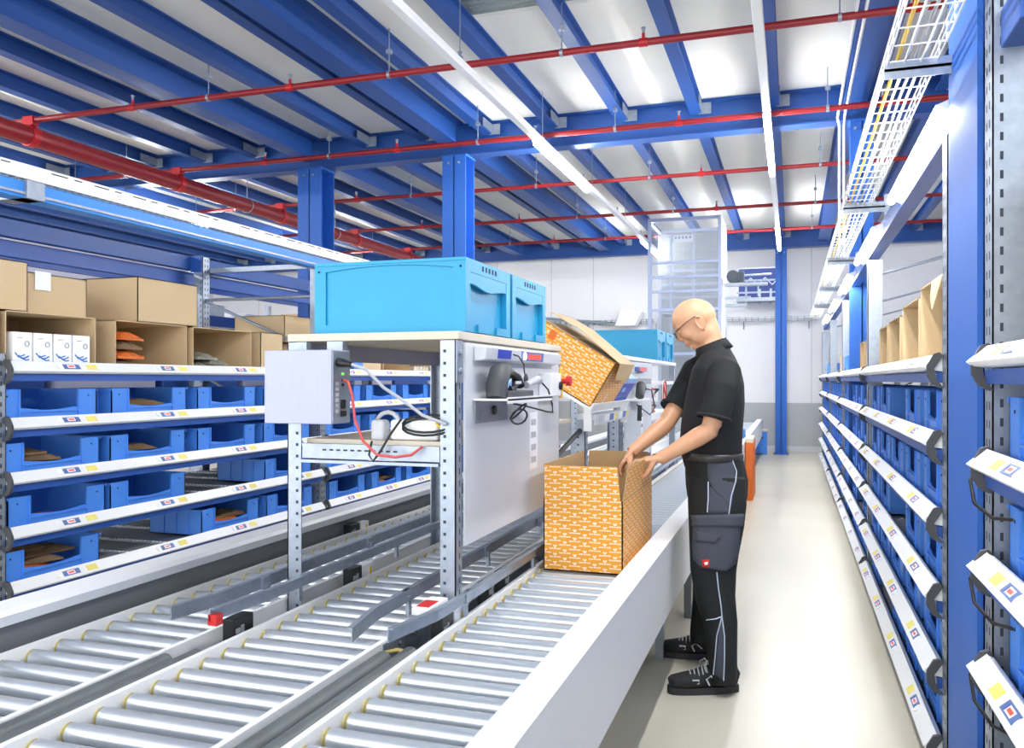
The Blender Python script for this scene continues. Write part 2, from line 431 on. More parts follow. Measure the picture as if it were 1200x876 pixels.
# ------------------------------------------------------------------ bins (front of the bin looks along +X, origin at the bottom of the front)
def make_bin(name, colour, L=.62, Dp=.42, Hh=.17, low=.075):
    t = thing(name, 'blue bin', 'storage bin')
    w = .006; h = L / 2; cp = .125
    b = MB()
    b.box((-Dp, -h, 0), (0, h, w))
    b.box((-Dp, -h, 0), (-Dp + w, h, Hh))
    b.box((-Dp, -h, 0), (0, -h + w, Hh)); b.box((-Dp, h - w, 0), (0, h, Hh))
    # front: two corner panels and a low centre with a dipped edge
    pts = [(-h, 0), (h, 0), (h, Hh), (h - cp, Hh), (h - cp - .006, low)]
    for i in range(9):
        y = (h - cp - .03) * (1 - i / 4); pts.append((y, low - .012 * math.cos((i - 4) / 4 * PI / 2)))
    pts += [(-h + cp + .006, low), (-h + cp, Hh), (-h, Hh)]
    b.prism(pts, 'x', -w, 0)
    b.box((-Dp - .008, -h - .008, Hh - .012), (-Dp, h + .008, Hh)); b.box((-Dp, -h - .008, Hh - .012), (.004, -h, Hh)); b.box((-Dp, h, Hh - .012), (.004, h + .008, Hh))
    for y in (-h + cp - .004, h - cp - .004): b.box((0, y, .0), (.007, y + .008, Hh))
    b.box((0, -h + cp, low - .022), (.009, h - cp, low - .014))
    for x in (-.1, -.2, -.3):
        b.box((x - .003, -h - .006, .01), (x + .003, -h, Hh - .012)); b.box((x - .003, h, .01), (x + .003, h + .006, Hh - .012))
    for y in (-h + cp * .45, h - cp * .45): b.tube([(-.001, y, Hh - .035), (.0015, y, Hh - .035)], .005, 8, 1)
    b.build('bin_body', [colour, 'hole'], t)
    index_kids(t)
    return t
BIN = make_bin('picking_bin', 'bin_blue')
BINS = make_bin('picking_bin', 'bin_blue', L=.5)
bin_used = {BIN: False, BINS: False}
def put_bin(proto, x, y, z, side, label, group):
    rz = 0 if side < 0 else PI
    if not bin_used[proto]:
        bin_used[proto] = True
        proto.location = (x, y, z); proto.rotation_euler = (0, 0, rz); proto['label'] = label; proto['group'] = group
        return proto
    return dup(proto, (x, y, z), label, group, (0, 0, rz))
def crumple(name, c, size, matn, label, cat, group=None, seed=0, n=3, m2=None):
    """small pile of flattish paper packets: one packet per object"""
    rnd = random.Random(seed)
    bm = bmesh.new(); bmesh.ops.create_grid(bm, x_segments=9, y_segments=9, size=.5)
    sx, sy, sz = size
    top = [v for v in bm.verts]
    for v in top:
        u, w = v.co.x, v.co.y; e = (1 - (2 * abs(u)) ** 4) * (1 - (2 * abs(w)) ** 4)
        v.co = Vector((u * sx, w * sy, sz * (.25 + .75 * e) + rnd.uniform(-.12, .12) * sz))
    g = bmesh.ops.duplicate(bm, geom=bm.faces[:] + bm.verts[:] + bm.edges[:])
    for v in [q for q in g['geom'] if isinstance(q, bmesh.types.BMVert)]: v.co.z = min(v.co.z, sz * .2) * 0 + 0
    bmesh.ops.bridge_loops(bm, edges=[e for e in bm.edges if e.is_boundary])
    bmesh.ops.recalc_face_normals(bm, faces=bm.faces)
    a = rnd.uniform(-.4, .4); bmesh.ops.rotate(bm, verts=bm.verts, cent=(0, 0, 0), matrix=Matrix.Rotation(a, 3, 'Z'))
    me = bpy.data.meshes.new(name); bm.to_mesh(me); bm.free(); me.materials.append(M[matn])
    o = bpy.data.objects.new(name, me); COL.objects.link(o); o.location = c
    return tag(o, label, cat, group)

# ------------------------------------------------------------------ flow racks
def upright(z0, z1, sx, slots=True):
    """perforated post, open channel; local origin at its foot, front face towards -sx"""
    b = MB(); w, d, t = .09, .09, .004
    b.box((0, -w / 2, z0), (sx * t, w / 2, z1)); b.box((0, -w / 2, z0), (sx * d, -w / 2 + t, z1)); b.box((0, w / 2 - t, z0), (sx * d, w / 2, z1))
    b.box((sx * d, -w / 2, z0), (sx * (d + t), -w / 2 + .018, z1)); b.box((sx * d, w / 2 - .018, z0), (sx * (d + t), w / 2, z1))
    if slots:
        z = z0 + .04
        while z < z1 - .04:
            x = -sx * .0008
            b.quad((x, -.022, z), (x, -.012, z), (x, -.012, z + .022), (x, -.022, z + .022), 1); b.quad((x, .012, z), (x, .022, z), (x, .022, z + .022), (x, .012, z + .022), 1)
            y = -w / 2 - .0008
            b.quad((sx * .018, y, z + .008), (sx * .026, y, z + .008), (sx * .026, y, z + .03), (sx * .018, y, z + .03), 1)
            z += .05
    return b
def display_mb(sx):
    # little pick display on the sign rail; local frame: x outwards, y along, z up the rail face
    b = MB().box((0, -.052, -.015), (.003, .052, .015), 0).box((.003, -.028, -.010), (.0045, .02, .010), 1).box((.003, .027, -.009), (.0045, .047, .009), 0)
    b.tube([(0, -.078, 0), (.006, -.078, 0)], .017, 12, 2)
    b.box((.0045, -.022, -.005), (.005, .014, .005), 3)
    return b
def rack_bay(side, Xf, y0, y1, levels, label, n_disp, z_front, z_rear, detail=True, tilt=R_(38), tracks=True, last=False, lab_offs=0):
    sx = side
    t = thing('flow_rack', label, 'shelving', (Xf, y0, 0), 'flow racks along the aisles' if False else None)
    L = y1 - y0
    def X(d): return Xf + sx * d
    for d, z1 in ((.0, z_front), (1.15, z_rear)):
        for yy in ([y0] if not last else [y0, y1]):
            u = upright(0, z1, sx, detail); u.xf(Matrix.Translation((X(d), yy, 0)))
            u.build('upright', ['galv', 'slot'], t)
    MB().box((X(-.03), y0 - .06, 0), (X(.13), y0 + .06, .008)).build('foot_plate', 'galv', t)
    for i, z in enumerate((.3, .9, 1.5, 2.1)):
        if z < min(z_front, z_rear) + .5 and not (side < 0 and z > 2):
            za = z; zb = z + .5 if i % 2 else z
            MB().tube([(X(.06), y0, min(za, z_front - .03)), (X(1.18), y0, min(zb, z_rear - .03))], .011, 8).build('brace', 'galv', t)
    if side < 0 and z_front > 2:
        MB().tube([(X(.06), y0, 2.06), (X(1.16), y0, 2.06)], .014, 8).build('brace', 'galv', t)
        MB().tube([(X(.06), y0, 1.6), (X(1.16), y0, 2.05)], .012, 8).build('brace', 'galv', t)
        MB().box((X(1.16), y0 - .055, 2.3), (X(1.27), y0 - .045, 2.44)).build('cap_plate', 'steel_blue', t)
    ya, yb = y0 + .045, y1 - .045
    for z in levels:
        # sign rail profile in (x, z), leaning back
        w = .062; ca, sa = math.cos(tilt), math.sin(tilt)
        # face runs from the top back edge down and outwards
        p0 = Vector((X(-.012), z)); dn = Vector((-sx * sa, -ca)); out = Vector((-sx * ca, sa))
        p1 = p0 + dn * w
        prof = [p0, p0 + out * .006, p1 + out * .006, p1, p1 + Vector((sx * .012, -.008)), Vector((X(.0), z - .055)), Vector((X(.0), z - .004))]
        b = MB().prism([tuple(q) for q in prof], 'y', ya, yb)
        rail = b.build('sign_rail', 'white_paint', t)
        MB().box((X(-.018), ya, z - .095), (X(.03), yb, z - .058)).build('shelf_beam', 'steel_blue', t)
        mid = p0 + dn * (w * .5) + out * .006
        mx = Matrix(((out.x, 0, -dn.x), (0, 1, 0), (out.y, 0, -dn.y))).to_4x4()
        pitch = (yb - ya) / n_disp
        for i in range(n_disp):
            yc = ya + pitch * (i + .5) + lab_offs
            for nm, mb_, mts in (('pick_display', display_mb(sx), ['disp_blue', 'lab_white', 'lab_white', 'screen_red']),
                                 ('price_label', MB().box((0, .10, -.016), (.0015, .17, .016), 0), ['lab_yellow'])):
                if nm == 'price_label' and not detail: continue
                mb_.xf(Matrix.Translation((mid.x, yc, mid.y)) @ mx)
                mb_.build(nm, mts, rail)
        # roller tray behind the rail
        b = MB().box((X(.03), ya, z - .05), (X(1.14), yb, z - .044))
        b.build('tray', 'mid_grey', t)
        if tracks:
            for i in range(n_disp):
                yc = ya + pitch * (i + .5)
                for dy in (-.16, .16):
                    b = MB().box((X(.04), yc + dy - .012, z - .044), (X(1.1), yc + dy + .012, z - .036))
                    x = .06
                    while x < 1.08: b.box((X(x), yc + dy - .006, z - .037), (X(x + .016), yc + dy + .006, z - .0305), 1); x += .03
                    b.build('roller_track', ['galv_dull', 'lab_white'], t)
        # rounded end caps
        for yy, s2 in ((ya, 1),) + (((yb, -1),) if last or side > 0 else ()):
            c = [(X(-.012), z + .012), (X(-.03), z + .006), (X(-.052), z - .035), (X(-.052), z - .07), (X(-.035), z - .1), (X(-.012), z - .112), (X(-.0), z - .112), (X(-.022), z - .08), (X(-.028), z - .045), (X(0), z)]
            MB().prism(c, 'y', yy - .018, yy - .002).build('end_cap', 'dark_grey', t)
    return t

LV = [.10, .372, .641, .911, 1.18, 1.46]      # top edges of the sign rails, left rack
LX = -3.66
rack_bay(-1, LX, 3.08, 6.06, LV, 'left flow rack, the bay nearest the camera, blue bins on five white-edged shelves', 4, 1.5, 2.42)
rack_bay(-1, LX, 6.06, 9.04, LV, 'left flow rack, the middle bay seen behind the packing table', 4, 2.42, 2.43)
rack_bay(-1, LX, 9.04, 12.02, LV, 'left flow rack, the far bay glimpsed past the tilted yellow carton', 4, 2.42, 2.43, detail=False, last=True, tracks=False)
gl = 'blue bins in the left rack'
rown = {5: 'top', 4: 'second', 3: 'third', 2: 'fourth', 1: 'fifth', 0: 'lowest'}
# shelf index -> bin centres along the aisle, bay 1
left = {4: [3.40, 4.13, 4.86, 5.58], 3: [3.42, 4.12, 4.86, 5.58], 2: [3.46, 4.12, 5.6], 1: [3.42, 4.9, 5.62]}
content = {}
for lv, ys in left.items():
    for i, y in enumerate(ys):
        put_bin(BIN, LX - .02, y, LV[lv] - .028, -1, 'blue bin, %s shelf from top, near bay of left rack, %s' % (rown[lv], nth(i)), gl)
left2 = {4: [6.42, 7.14, 7.9, 8.6], 3: [6.42, 7.2, 7.9], 2: [6.42, 7.2, 7.95, 8.6], 1: [6.5, 7.25, 7.98]}
for lv, ys in left2.items():
    for i, y in enumerate(ys):
        put_bin(BIN, LX - .02, y, LV[lv] - .028, -1, 'blue bin, %s shelf from top, left rack behind the table, %s' % (rown[lv], nth(i)), gl)
for lv in (4, 3, 2, 1):
    for i, y in enumerate([9.4, 10.15, 10.9, 11.6]):
        put_bin(BIN, LX - .02, y, LV[lv] - .028, -1, 'blue bin, %s shelf from top, far bay of left rack, %s' % (rown[lv], nth(i)), gl)
# paper packets in the bins
pk = [(4, 4.13, 3), (3, 3.42, 4), (3, 4.12, 3), (2, 3.46, 1), (1, 3.42, 5), (1, 4.9, 3), (4, 7.14, 1), (1, 7.25, 3), (1, 6.5, 1), (2, 6.42, 2), (2, 7.2, 1)]
for q, (lv, y, n) in enumerate(pk):
    for k in range(n):
        y2 = y + (random.uniform(-.12, .12) if n > 1 else 0)
        crumple('paper_packet', (LX - .15 - .02 * k, y2, LV[lv] - .022 + .03 * k), (.2, .3, .035), 'orange' if (lv, k) in ((2, 0), (1, 1)) else 'brown_paper',
                '%s paper packet lying in the bin on the %s shelf of the left rack, %s from the bottom of its pile in bin %s' % ('orange-edged' if (lv, k) in ((2, 0), (1, 1)) else 'brown', rown[lv], NTH[k], NTH[q]) if False else
                'crumpled %s packet in a blue bin, %s shelf from the top, left rack' % ('orange' if (lv, k) in ((2, 0), (1, 1)) else 'brown paper', rown[lv]),
                'packet', '%s packets in bins of the %s shelf' % ('orange' if (lv, k) in ((2, 0), (1, 1)) else 'brown', rown[lv]), seed=q * 7 + k)

# ------------------------------------------------------------------ cartons
def carton(c, size, label, group=None, wall=.005, open_side=None, top=True, rz=0, flaps=(), name='cardboard_box', mats=('kraft', 'kraft_in'), extra=None):
    """c = bottom centre; open_side '+x','-x','z' leaves that side open"""
    t = thing(name, label, 'cardboard box', c, group)
    x, y, z = size[0] / 2, size[1] / 2, size[2]; w = wall
    b = MB()
    b.box((-x, -y, 0), (x, y, w))
    if open_side != '+x': b.box((x - w, -y, 0), (x, y, z))
    if open_side != '-x': b.box((-x, -y, 0), (-x + w, y, z))
    b.box((-x, -y, 0), (x, -y + w, z)); b.box((-x, y - w, 0), (x, y, z))
    if open_side != 'z': b.box((-x, -y, z - w), (x, y, z))
    b.xf(Matrix.Translation(c))
    b.build('box_body', [mats[0]], t)
    if open_side is None:
        MB().box((-x, -.025, z), (x, .025, z + .001)).xf(Matrix.Translation(c)).build('tape', 'lab_grey' if False else 'board', t)
    for a, d in flaps:   # flap (axis side, angle)
        pass
    if extra: extra(t)
    if rz: t.rotation_euler = (0, 0, rz)
    return t
zt = LV[5] - .028
g = 'open cartons on the top shelf of the left rack'
carton((LX - .32, 2.82, zt), (.56, .6, .285), 'cardboard carton at the left edge of the photo, top shelf of the left rack', g, open_side=None)
carton((LX - .32, 3.44, zt), (.56, .57, .285), 'open cardboard carton holding four white cartons on the top shelf of the left rack', g, open_side='+x')
carton((LX - .32, 4.17, zt), (.56, .6, .285), 'open cardboard carton with orange packets inside on the top shelf of the left rack', g, open_side='+x')
carton((LX - .32, 4.84, zt), (.56, .62, .285), 'open cardboard carton with dark foil packets inside on the top shelf of the left rack', g, open_side='+x')
carton((LX - .30, 5.42, zt), (.5, .28, .29), 'closed narrow cardboard carton left of the grey control box, top shelf of the left rack', g)
carton((LX - .34, 6.45, zt), (.56, .5, .25), 'open cardboard carton right behind the control box on the top shelf', g, open_side='+x')
carton((LX - .34, 6.98, zt), (.56, .45, .27), 'closed cardboard carton seen under the packing table top, left of an open one', g)
carton((LX - .34, 7.52, zt), (.56, .52, .27), 'open empty cardboard carton seen under the packing table top', g, open_side='+x')
carton((LX - .34, 8.12, zt), (.56, .56, .27), 'open cardboard carton with clay pots under the packing table top', g, open_side='+x')
carton((LX - .34, 8.75, zt), (.56, .5, .27), 'cardboard carton at the right end of the row, beside the carton with clay pots', g)
# upper cartons
zu = zt + .287
carton((-3.98, 2.95, zu), (.5, .72, .255), 'large cardboard carton in the upper row at the left edge of the photo', 'upper cartons on the left rack')
def sticker(t):
    MB().box((-3.804, 3.42, zu + .13), (-3.803, 3.52, zu + .23)).build('label', 'lab_white', t)
carton((-4.06, 3.56, zu), (.5, .42, .22), 'cardboard carton with a white label in the upper row, between two larger cartons', 'upper cartons on the left rack', extra=sticker)
def qr(t): MB().box((-4.02, 4.048, zu + .03), (-3.98, 4.05, zu + .07)).build('sticker', 'lab_white', t)
carton((-4.05, 4.32, zu), (.68, .53, .27), 'wide closed cardboard carton in the upper row, left of the galvanised post', 'upper cartons on the left rack', extra=None)
carton((-4.3, 6.45, zt + .255), (.5, .7, .23), 'cardboard carton lying crosswise behind the galvanised brace of the left rack', 'upper cartons on the left rack')
# four white cartons
def white_carton(y, label):
    t = thing('white_carton', label, 'carton', (LX - .14, y, zt + .006), 'white cartons in the open box')
    x0 = LX - .03
    MB().box((x0 - .2, y - .0575, zt + .006), (x0, y + .0575, zt + .18)).build('box_body', 'lab_white', t, bevel=.003)
    MB().box((x0, y - .057, zt + .007), (x0 + .001, y + .057, zt + .03)).build('base_stripe', 'carton_blue', t)
    b = MB()
    for k in range(3): b.tube([(x0 + .001, y - .045 + .02 * k, zt + .075 - .012 * k), (x0 + .001, y - .025 + .02 * k, zt + .055 - .008 * k), (x0 + .001, y + .012 + .012 * k, zt + .066 - .012 * k)], .0035, 5)
    b.tube([(x0 + .001, y + .0, zt + .045), (x0 + .001, y + .035, zt + .06)], .004, 5)
    b.build('printed_mark', 'carton_blue', t)
    b = MB(); b.tube([(x0 + .001, y + .025 + .013 * math.cos(a), zt + .122 + .013 * math.sin(a)) for a in [i * PI / 6 for i in range(13)]], .003, 5)
    b.tube([(x0 + .001, y - .03, zt + .15), (x0 + .001, y + .0, zt + .152)], .002, 5)
    b.build('printed_ring', 'cable_grey', t)
for i, y in enumerate((3.245, 3.369, 3.493, 3.617)): white_carton(y, 'white carton with blue print in the open box, %s from the left' % ['first', 'second', 'third', 'fourth'][i])
for k in range(4):
    crumple('orange_packet', (LX - .2, 3.985 + .01 * (k % 2), zt + .008 + .055 * k), (.3, .22, .055), 'orange' if k % 2 else 'brown_paper', '%s packet stacked in the open carton, %s one of its stack' % ('orange' if k % 2 else 'brown paper', ['lowest', 'second', 'third', 'topmost'][k]), 'packet', 'orange packets in an open carton', seed=50 + k)
for k in range(6):
    crumple('foil_packet', (LX - .16 - .03 * (k % 2), 4.66 + .055 * (k % 4), zt + .008 + .033 * (k // 2)), (.24, .2, .05), 'film', 'shiny dark foil packet heaped in an open carton on the top shelf', 'packet', 'foil packets in an open carton', seed=70 + k)
for k in range(9):
    b = MB(); yy = 7.95 + .075 * (k % 5); zz = zt + .05 + .085 * (k // 5)
    b.loft([(LX - .12, yy, zz), (LX - .05, yy, zz)], [.022, .034], n=14)
    tag(b.build('clay_pot', 'board'), 'pale clay pot lying in the open carton under the table top, place %s of its row' % NTH[k % 5] if False else 'pale clay pot lying in the carton seen under the table top, %s row' % ['lower', 'upper'][k // 5], 'pot', 'clay pots, %s row' % ['lower', 'upper'][k // 5])
tag(MB().box((LX - .4, 6.62, zt + .002), (LX - .02, 6.78, zt + .14)).box((LX - .02, 6.6, zt + .03), (LX - .01, 6.8, zt + .05)).build('storage_bin', 'bin_blue', bevel=.006), 'small blue bin on the top shelf just right of the control box', 'storage bin')

# behind the left rack: second rack frame, beams, cable tray
t = thing('rack_beam', 'blue box beam joining the rear posts of the left rack, above the cartons', 'rack beam', (-4.78, 6, 2.25))
MB().box((-4.99, -1, 2.32), (-4.93, 12.1, 2.44)).build('upper_beam', 'beam_blue', t, bevel=.004)
MB().box((-5.05, -1, 2.2), (-4.995, 12.1, 2.31)).build('lower_beam', 'steel_blue', t, bevel=.004)
for k, (x, y) in enumerate([(-5.9, 4.4), (-5.9, 7.2), (-5.9, 10.0)]):
    t = thing('rack_post', 'galvanised post of the rack row behind the left rack, %s from the camera' % ORD[k], 'rack post', (x, y, 0), 'posts of the rack row behind')
    upright(0, 2.5, 1).xf(Matrix.Translation((x, y, 0))).build('post', ['galv', 'slot'], t)
    MB().box((x - .02, y + .05, 2.05), (x + .1, y + .14, 2.5)).build('blue_plate', 'steel_blue', t)
t = thing('rear_rack', 'blue rack beams of the rack row behind the left rack', 'rack beam', (-5.9, 6, 1.3))
for z in (1.95, 2.3): MB().box((-5.95, 1, z), (-5.9, 16, z + .11)).build('beam', 'steel_blue', t)
for z in (1.18, 2.05): MB().box((-6.9, 1, z - .03), (-5.96, 16, z)).build('shelf_board', 'galv_dull', t)
for y in (1, 4.4, 7.2, 10, 15.9): MB().box((-6.95, y, 0), (-6.9, y + .06, 2.4)).build('rear_post', 'galv', t)
for k in range(9):
    y = 3.2 + k * 1.3
    b = MB().box((-6.5, y, 2.051), (-6.1, y + .9, 2.051 + [.16, .1, .2][k % 3]))
    tag(b.build('carton', ['galv_dull', 'lab_white', 'kraft'][k % 3], bevel=.01), '%s load on the rear rack row, %s from the camera' % (['grey', 'white', 'cardboard'][k % 3], ORD[k]), 'load', 'loads on the rear rack row')
    b = MB().box((-6.55, y - .2, 1.181), (-6.0, y + 1.0, 1.94))
    tag(b.build('storage_crate', ['wall_lav', 'steel_blue'][k % 2], bevel=.01), '%s crate block on the rear rack row, %s from the camera' % (['lavender', 'blue'][k % 2], ORD[k]), 'crate', 'crates on the rear rack row')
# overhead rail of the left rack: blue beam, wire tray, perforated tray side, brackets
def wire_tray(t, x0, x1, z, y0, y1, step=.05, side_h=.05):
    b = MB()
    for x in [x0 + (x1 - x0) * i / 3 for i in range(4)]: b.box((x - .0025, y0, z - .0025), (x + .0025, y1, z + .0025))
    for x in (x0, x1):
        for zz in (z + side_h * .5, z + side_h): b.box((x - .0025, y0, zz - .0025), (x + .0025, y1, zz + .0025))
    y = y0
    while y < y1:
        b.box((x0, y - .002, z - .002), (x1, y + .002, z + .002))
        for x in (x0, x1): b.box((x - .002, y - .002, z), (x + .002, y + .002, z + side_h))
        y += step
    b.build('wire_mesh', 'white_paint', t)
t = thing('cable_tray', 'white slotted cable tray running above the left rack', 'cable tray', (-3.5, 5, 2.31))
b = MB().box((-3.47, .5, 2.33), (-3.465, 12, 2.40))
y = .6
while y < 12:
    for dy, w in ((0, .1), (.14, .05)): b.quad((-3.464, y + dy, 2.383), (-3.464, y + dy + w, 2.383), (-3.464, y + dy + w, 2.389), (-3.464, y + dy, 2.389), 1)
    y += .27 if int(y * 10) % 3 else .42
b.build('slotted_side', ['white_paint', 'slot'], t)
wire_tray(t, -3.62, -3.48, 2.335, .5, 12)
b = MB()
for k in range(3): b.tube([(-3.6 + .04 * k + .01 * math.sin(i * 1.3 + k), .5 + i * .5, 2.345 + .006 * (i % 2)) for i in range(24)], .006, 6)
b.build('cables', 'cable_grey', t)['kind'] = 'stuff'
t = thing('light_rail', 'blue rail, coloured as if lit, hanging under the cable tray of the left rack', 'rail', (-3.5, 5, 2.22))
MB().box((-3.56, .5, 2.235), (-3.46, 12, 2.315)).build('rail', 'rail_lit_blue', t, bevel=.004)
MB().box((-3.455, .5, 2.25), (-3.45, 12, 2.262)).build('edge_strip', 'galv', t)
for y in (3.05, 6.1, 9.1):
    MB().box((-3.64, y, 2.235), (-3.44, y + .1, 2.32)).box((-4.8, y, 2.3), (-3.5, y + .04, 2.34)).build('bracket', 'galv', t)

# ------------------------------------------------------------------ right rack
RV = [.12, .385, .65, .915, 1.185, 1.455]
RX = .5
bays = [(-.6, 2.54, 'right rack bay at the right edge of the photo, closest to the camera'), (3.22, 6.35, 'right flow rack bay directly beyond the wide blue column'), (6.35, 9.45, 'right flow rack bay, second beyond the wide blue column'),
        (9.45, 12.5, 'right flow rack bay, third beyond the wide blue column'), (12.5, 15.6, 'right flow rack bay at the far end of the aisle')]
for k, (a, b_, lab) in enumerate(bays):
    rack_bay(1, RX, a, b_, RV, lab, 4 if k else 4, 2.2 if k else 2.9, 2.42, detail=k < 2, tilt=R_(48), tracks=k in (1,), last=k in (0, 4))
gr = 'blue bins in the right rack'
nm = ['bay at the right edge', 'bay beside the wide column', 'second bay past the wide column', 'third bay past the wide column', 'farthest right bay']
for k, (a, b_, lab) in enumerate(bays):
    n = 5
    for lv in range(5 if k else 5):
        for i in range(n):
            if k == 0 and i < 3: continue
            if k == 2 and i == 3: continue
            if (k, lv, i) in ((1, 2, 2), (1, 0, 3), (2, 1, 1), (1, 4, 2), (0, 1, 4)): continue
            y = a + .09 + (b_ - a - .18) * (i + .5) / n
            put_bin(BINS, RX + .02, y, RV[lv] - .028, 1, 'blue bin, %s shelf, %s, %s' % (['lowest', 'second lowest', 'third lowest', 'fourth lowest', 'fifth lowest'][lv], nm[k], nth(i - 3 if k == 0 else i)), gr)
zr = RV[5] - .028
gk = 'open cartons on the top shelf of the right rack'
for i, (y, w, h) in enumerate([(3.66, .55, .33), (4.28, .55, .3), (4.92, .5, .27), (5.5, .45, .26)]):
    c = carton((RX + .30, y, zr), (.56, w, h), 'open carton on the top shelf past the wide blue column, %s' % nth(i), gk, open_side='-x')
    if i == 0:
        # torn flap at the top of the near side
        x = RX + .02; y0 = y - w / 2
        b = MB().add([(x, y0, zr + h), (x + .004, y0, zr + h), (x - .03, y0 + .05, zr + h - .13), (x - .026, y0 + .05, zr + h - .13), (x - .02, y0 + .16, zr + h - .07), (x - .016, y0 + .16, zr + h - .07), (x, y0 + .26, zr + h), (x + .004, y0 + .26, zr + h)],
                     [(0, 2, 4, 6), (1, 7, 5, 3), (0, 1, 3, 2), (2, 3, 5, 4), (4, 5, 7, 6), (6, 7, 1, 0)])
        b.build('flap', 'kraft', c)
for i, y in enumerate((6.8, 7.35, 7.9)):
    carton((RX + .33, y, zr), (.5, .42, .27), 'open carton on the top shelf of the second right bay, %s' % nth(i), gk, open_side='-x')
for i, y in enumerate((10.0, 10.6, 11.2)):
    carton((RX + .33, y, zr), (.5, .42, .26), 'cardboard carton on the top shelf of the third right bay, %s' % nth(i), gk)
for i, y in enumerate((9.1, 12.9, 13.6)):
    put_bin(BINS, RX + .02, y, zr + .012, 1, 'blue bin on the top shelf of the right rack, %s from the camera' % ORD[i], gr)
for i, (y, z0_, h) in enumerate([(2.02, zr, .55)]):
    carton((RX + .36, y, zr), (.52, .5, .5), 'tall cardboard carton at the right edge of the photo on the top shelf', gk, open_side='-x')
b = MB(); x0 = RX + .1
b.box((x0 + .5, -.5, .1), (x0 + .51, 2.3, 2.3)); tag(b.build('divider_panel', 'steel_blue'), 'blue sheet panel closing the back of the nearest right rack bay', 'panel')
crumple('plastic_bag', (RX + .2, 4.95, zr + .01), (.2, .3, .1), 'film', 'clear crumpled plastic bag in a carton on the top shelf of the right rack', 'bag', seed=91)
t = thing('back_panel', 'white sheet panels closing the back of the top shelves in the right rack', 'panel', (1.78, 8, 0))
MB().box((1.77, 3.3, 0.0), (1.79, 15.6, 1.9)).build('sheet', 'wall_white', t)
# overhead rail: blue beam, lamps, wire tray with brackets
t = thing('light_rail', 'blue lamp rail above the right rack, carrying lit tubes', 'light', (.55, 8, 2.2))
MB().box((.52, 2.3, 2.24), (.60, 15.6, 2.34)).build('rail', 'steel_blue', t, bevel=.004)
for a in (3.1, 5.45, 7.8, 10.15, 12.5):
    MB().prism([(.455, 2.285), (.52, 2.25), (.52, 2.31)], 'y', a, a + 1.5).build('lamp_tray', 'white_paint', t)
    MB().tube([(.47, a + .03, 2.262), (.47, a + 1.47, 2.262)], .02, 10).build('lamp_tube', 'rack_light', t)
for k, y in enumerate((3.05, 5.4, 7.75, 10.1, 12.4)):
    c = MB().box((.29, y - .03, 2.385), (.56, y + .03, 2.395)).box((.29, y - .03, 2.36), (.56, y - .027, 2.42)).box((.52, y - .04, 2.33), (.56, y + .04, 2.46))
    c.build('bracket', 'galv', t)
t = thing('cable_ladder', 'white wire cable ladder running along above the right aisle', 'cable tray', (.36, 8, 2.4))
wire_tray(t, .30, .45, 2.41, 1.6, 15, .14, .06)
MB().tube([(.33, 1.6, 2.425), (.33, 15, 2.425)], .007, 6).build('yellow_cable', 'yellow', t)
b = MB()
for x in (.36, .385, .41): b.tube([(x + .006 * math.sin(i * 1.7), 1.6 + .6 * i, 2.42) for i in range(23)], .006, 6)
b.build('cable', 'cable_grey', t)
t = thing('conduit_pipe', 'two white conduits on the girder and column above the right rack', 'conduit', (.45, 6, 3.7))
MB().tube([(.40, 1, 3.79), (.40, 8.32, 3.79), (.42, 8.38, 3.74), (.42, 8.38, 2.5)], .012, 8).build('conduit', 'white_paint', t)
MB().tube([(.46, 1, 3.79), (.46, 8.3, 3.79), (.46, 8.38, 3.72), (.46, 8.38, 2.5)], .012, 8).build('conduit', 'white_paint', t)

for k, z in enumerate(RV):
    if k in (1, 2, 3, 4): tag(MB().tube([(RX - .0, 2.6, z - .05), (RX - .035, 2.59, z - .09), (RX - .03, 2.56, z - .15), (RX - .01, 2.44, z - .17), (RX + .03, 2.35, z - .16)], .005, 8).build('loop_cable', 'black'), 'black cable looping out behind the %s sign rail at the right edge' % ['', 'second lowest', 'third lowest', 'fourth lowest', 'fifth lowest'][k], 'cable', 'loop cables at the nearest right bay')
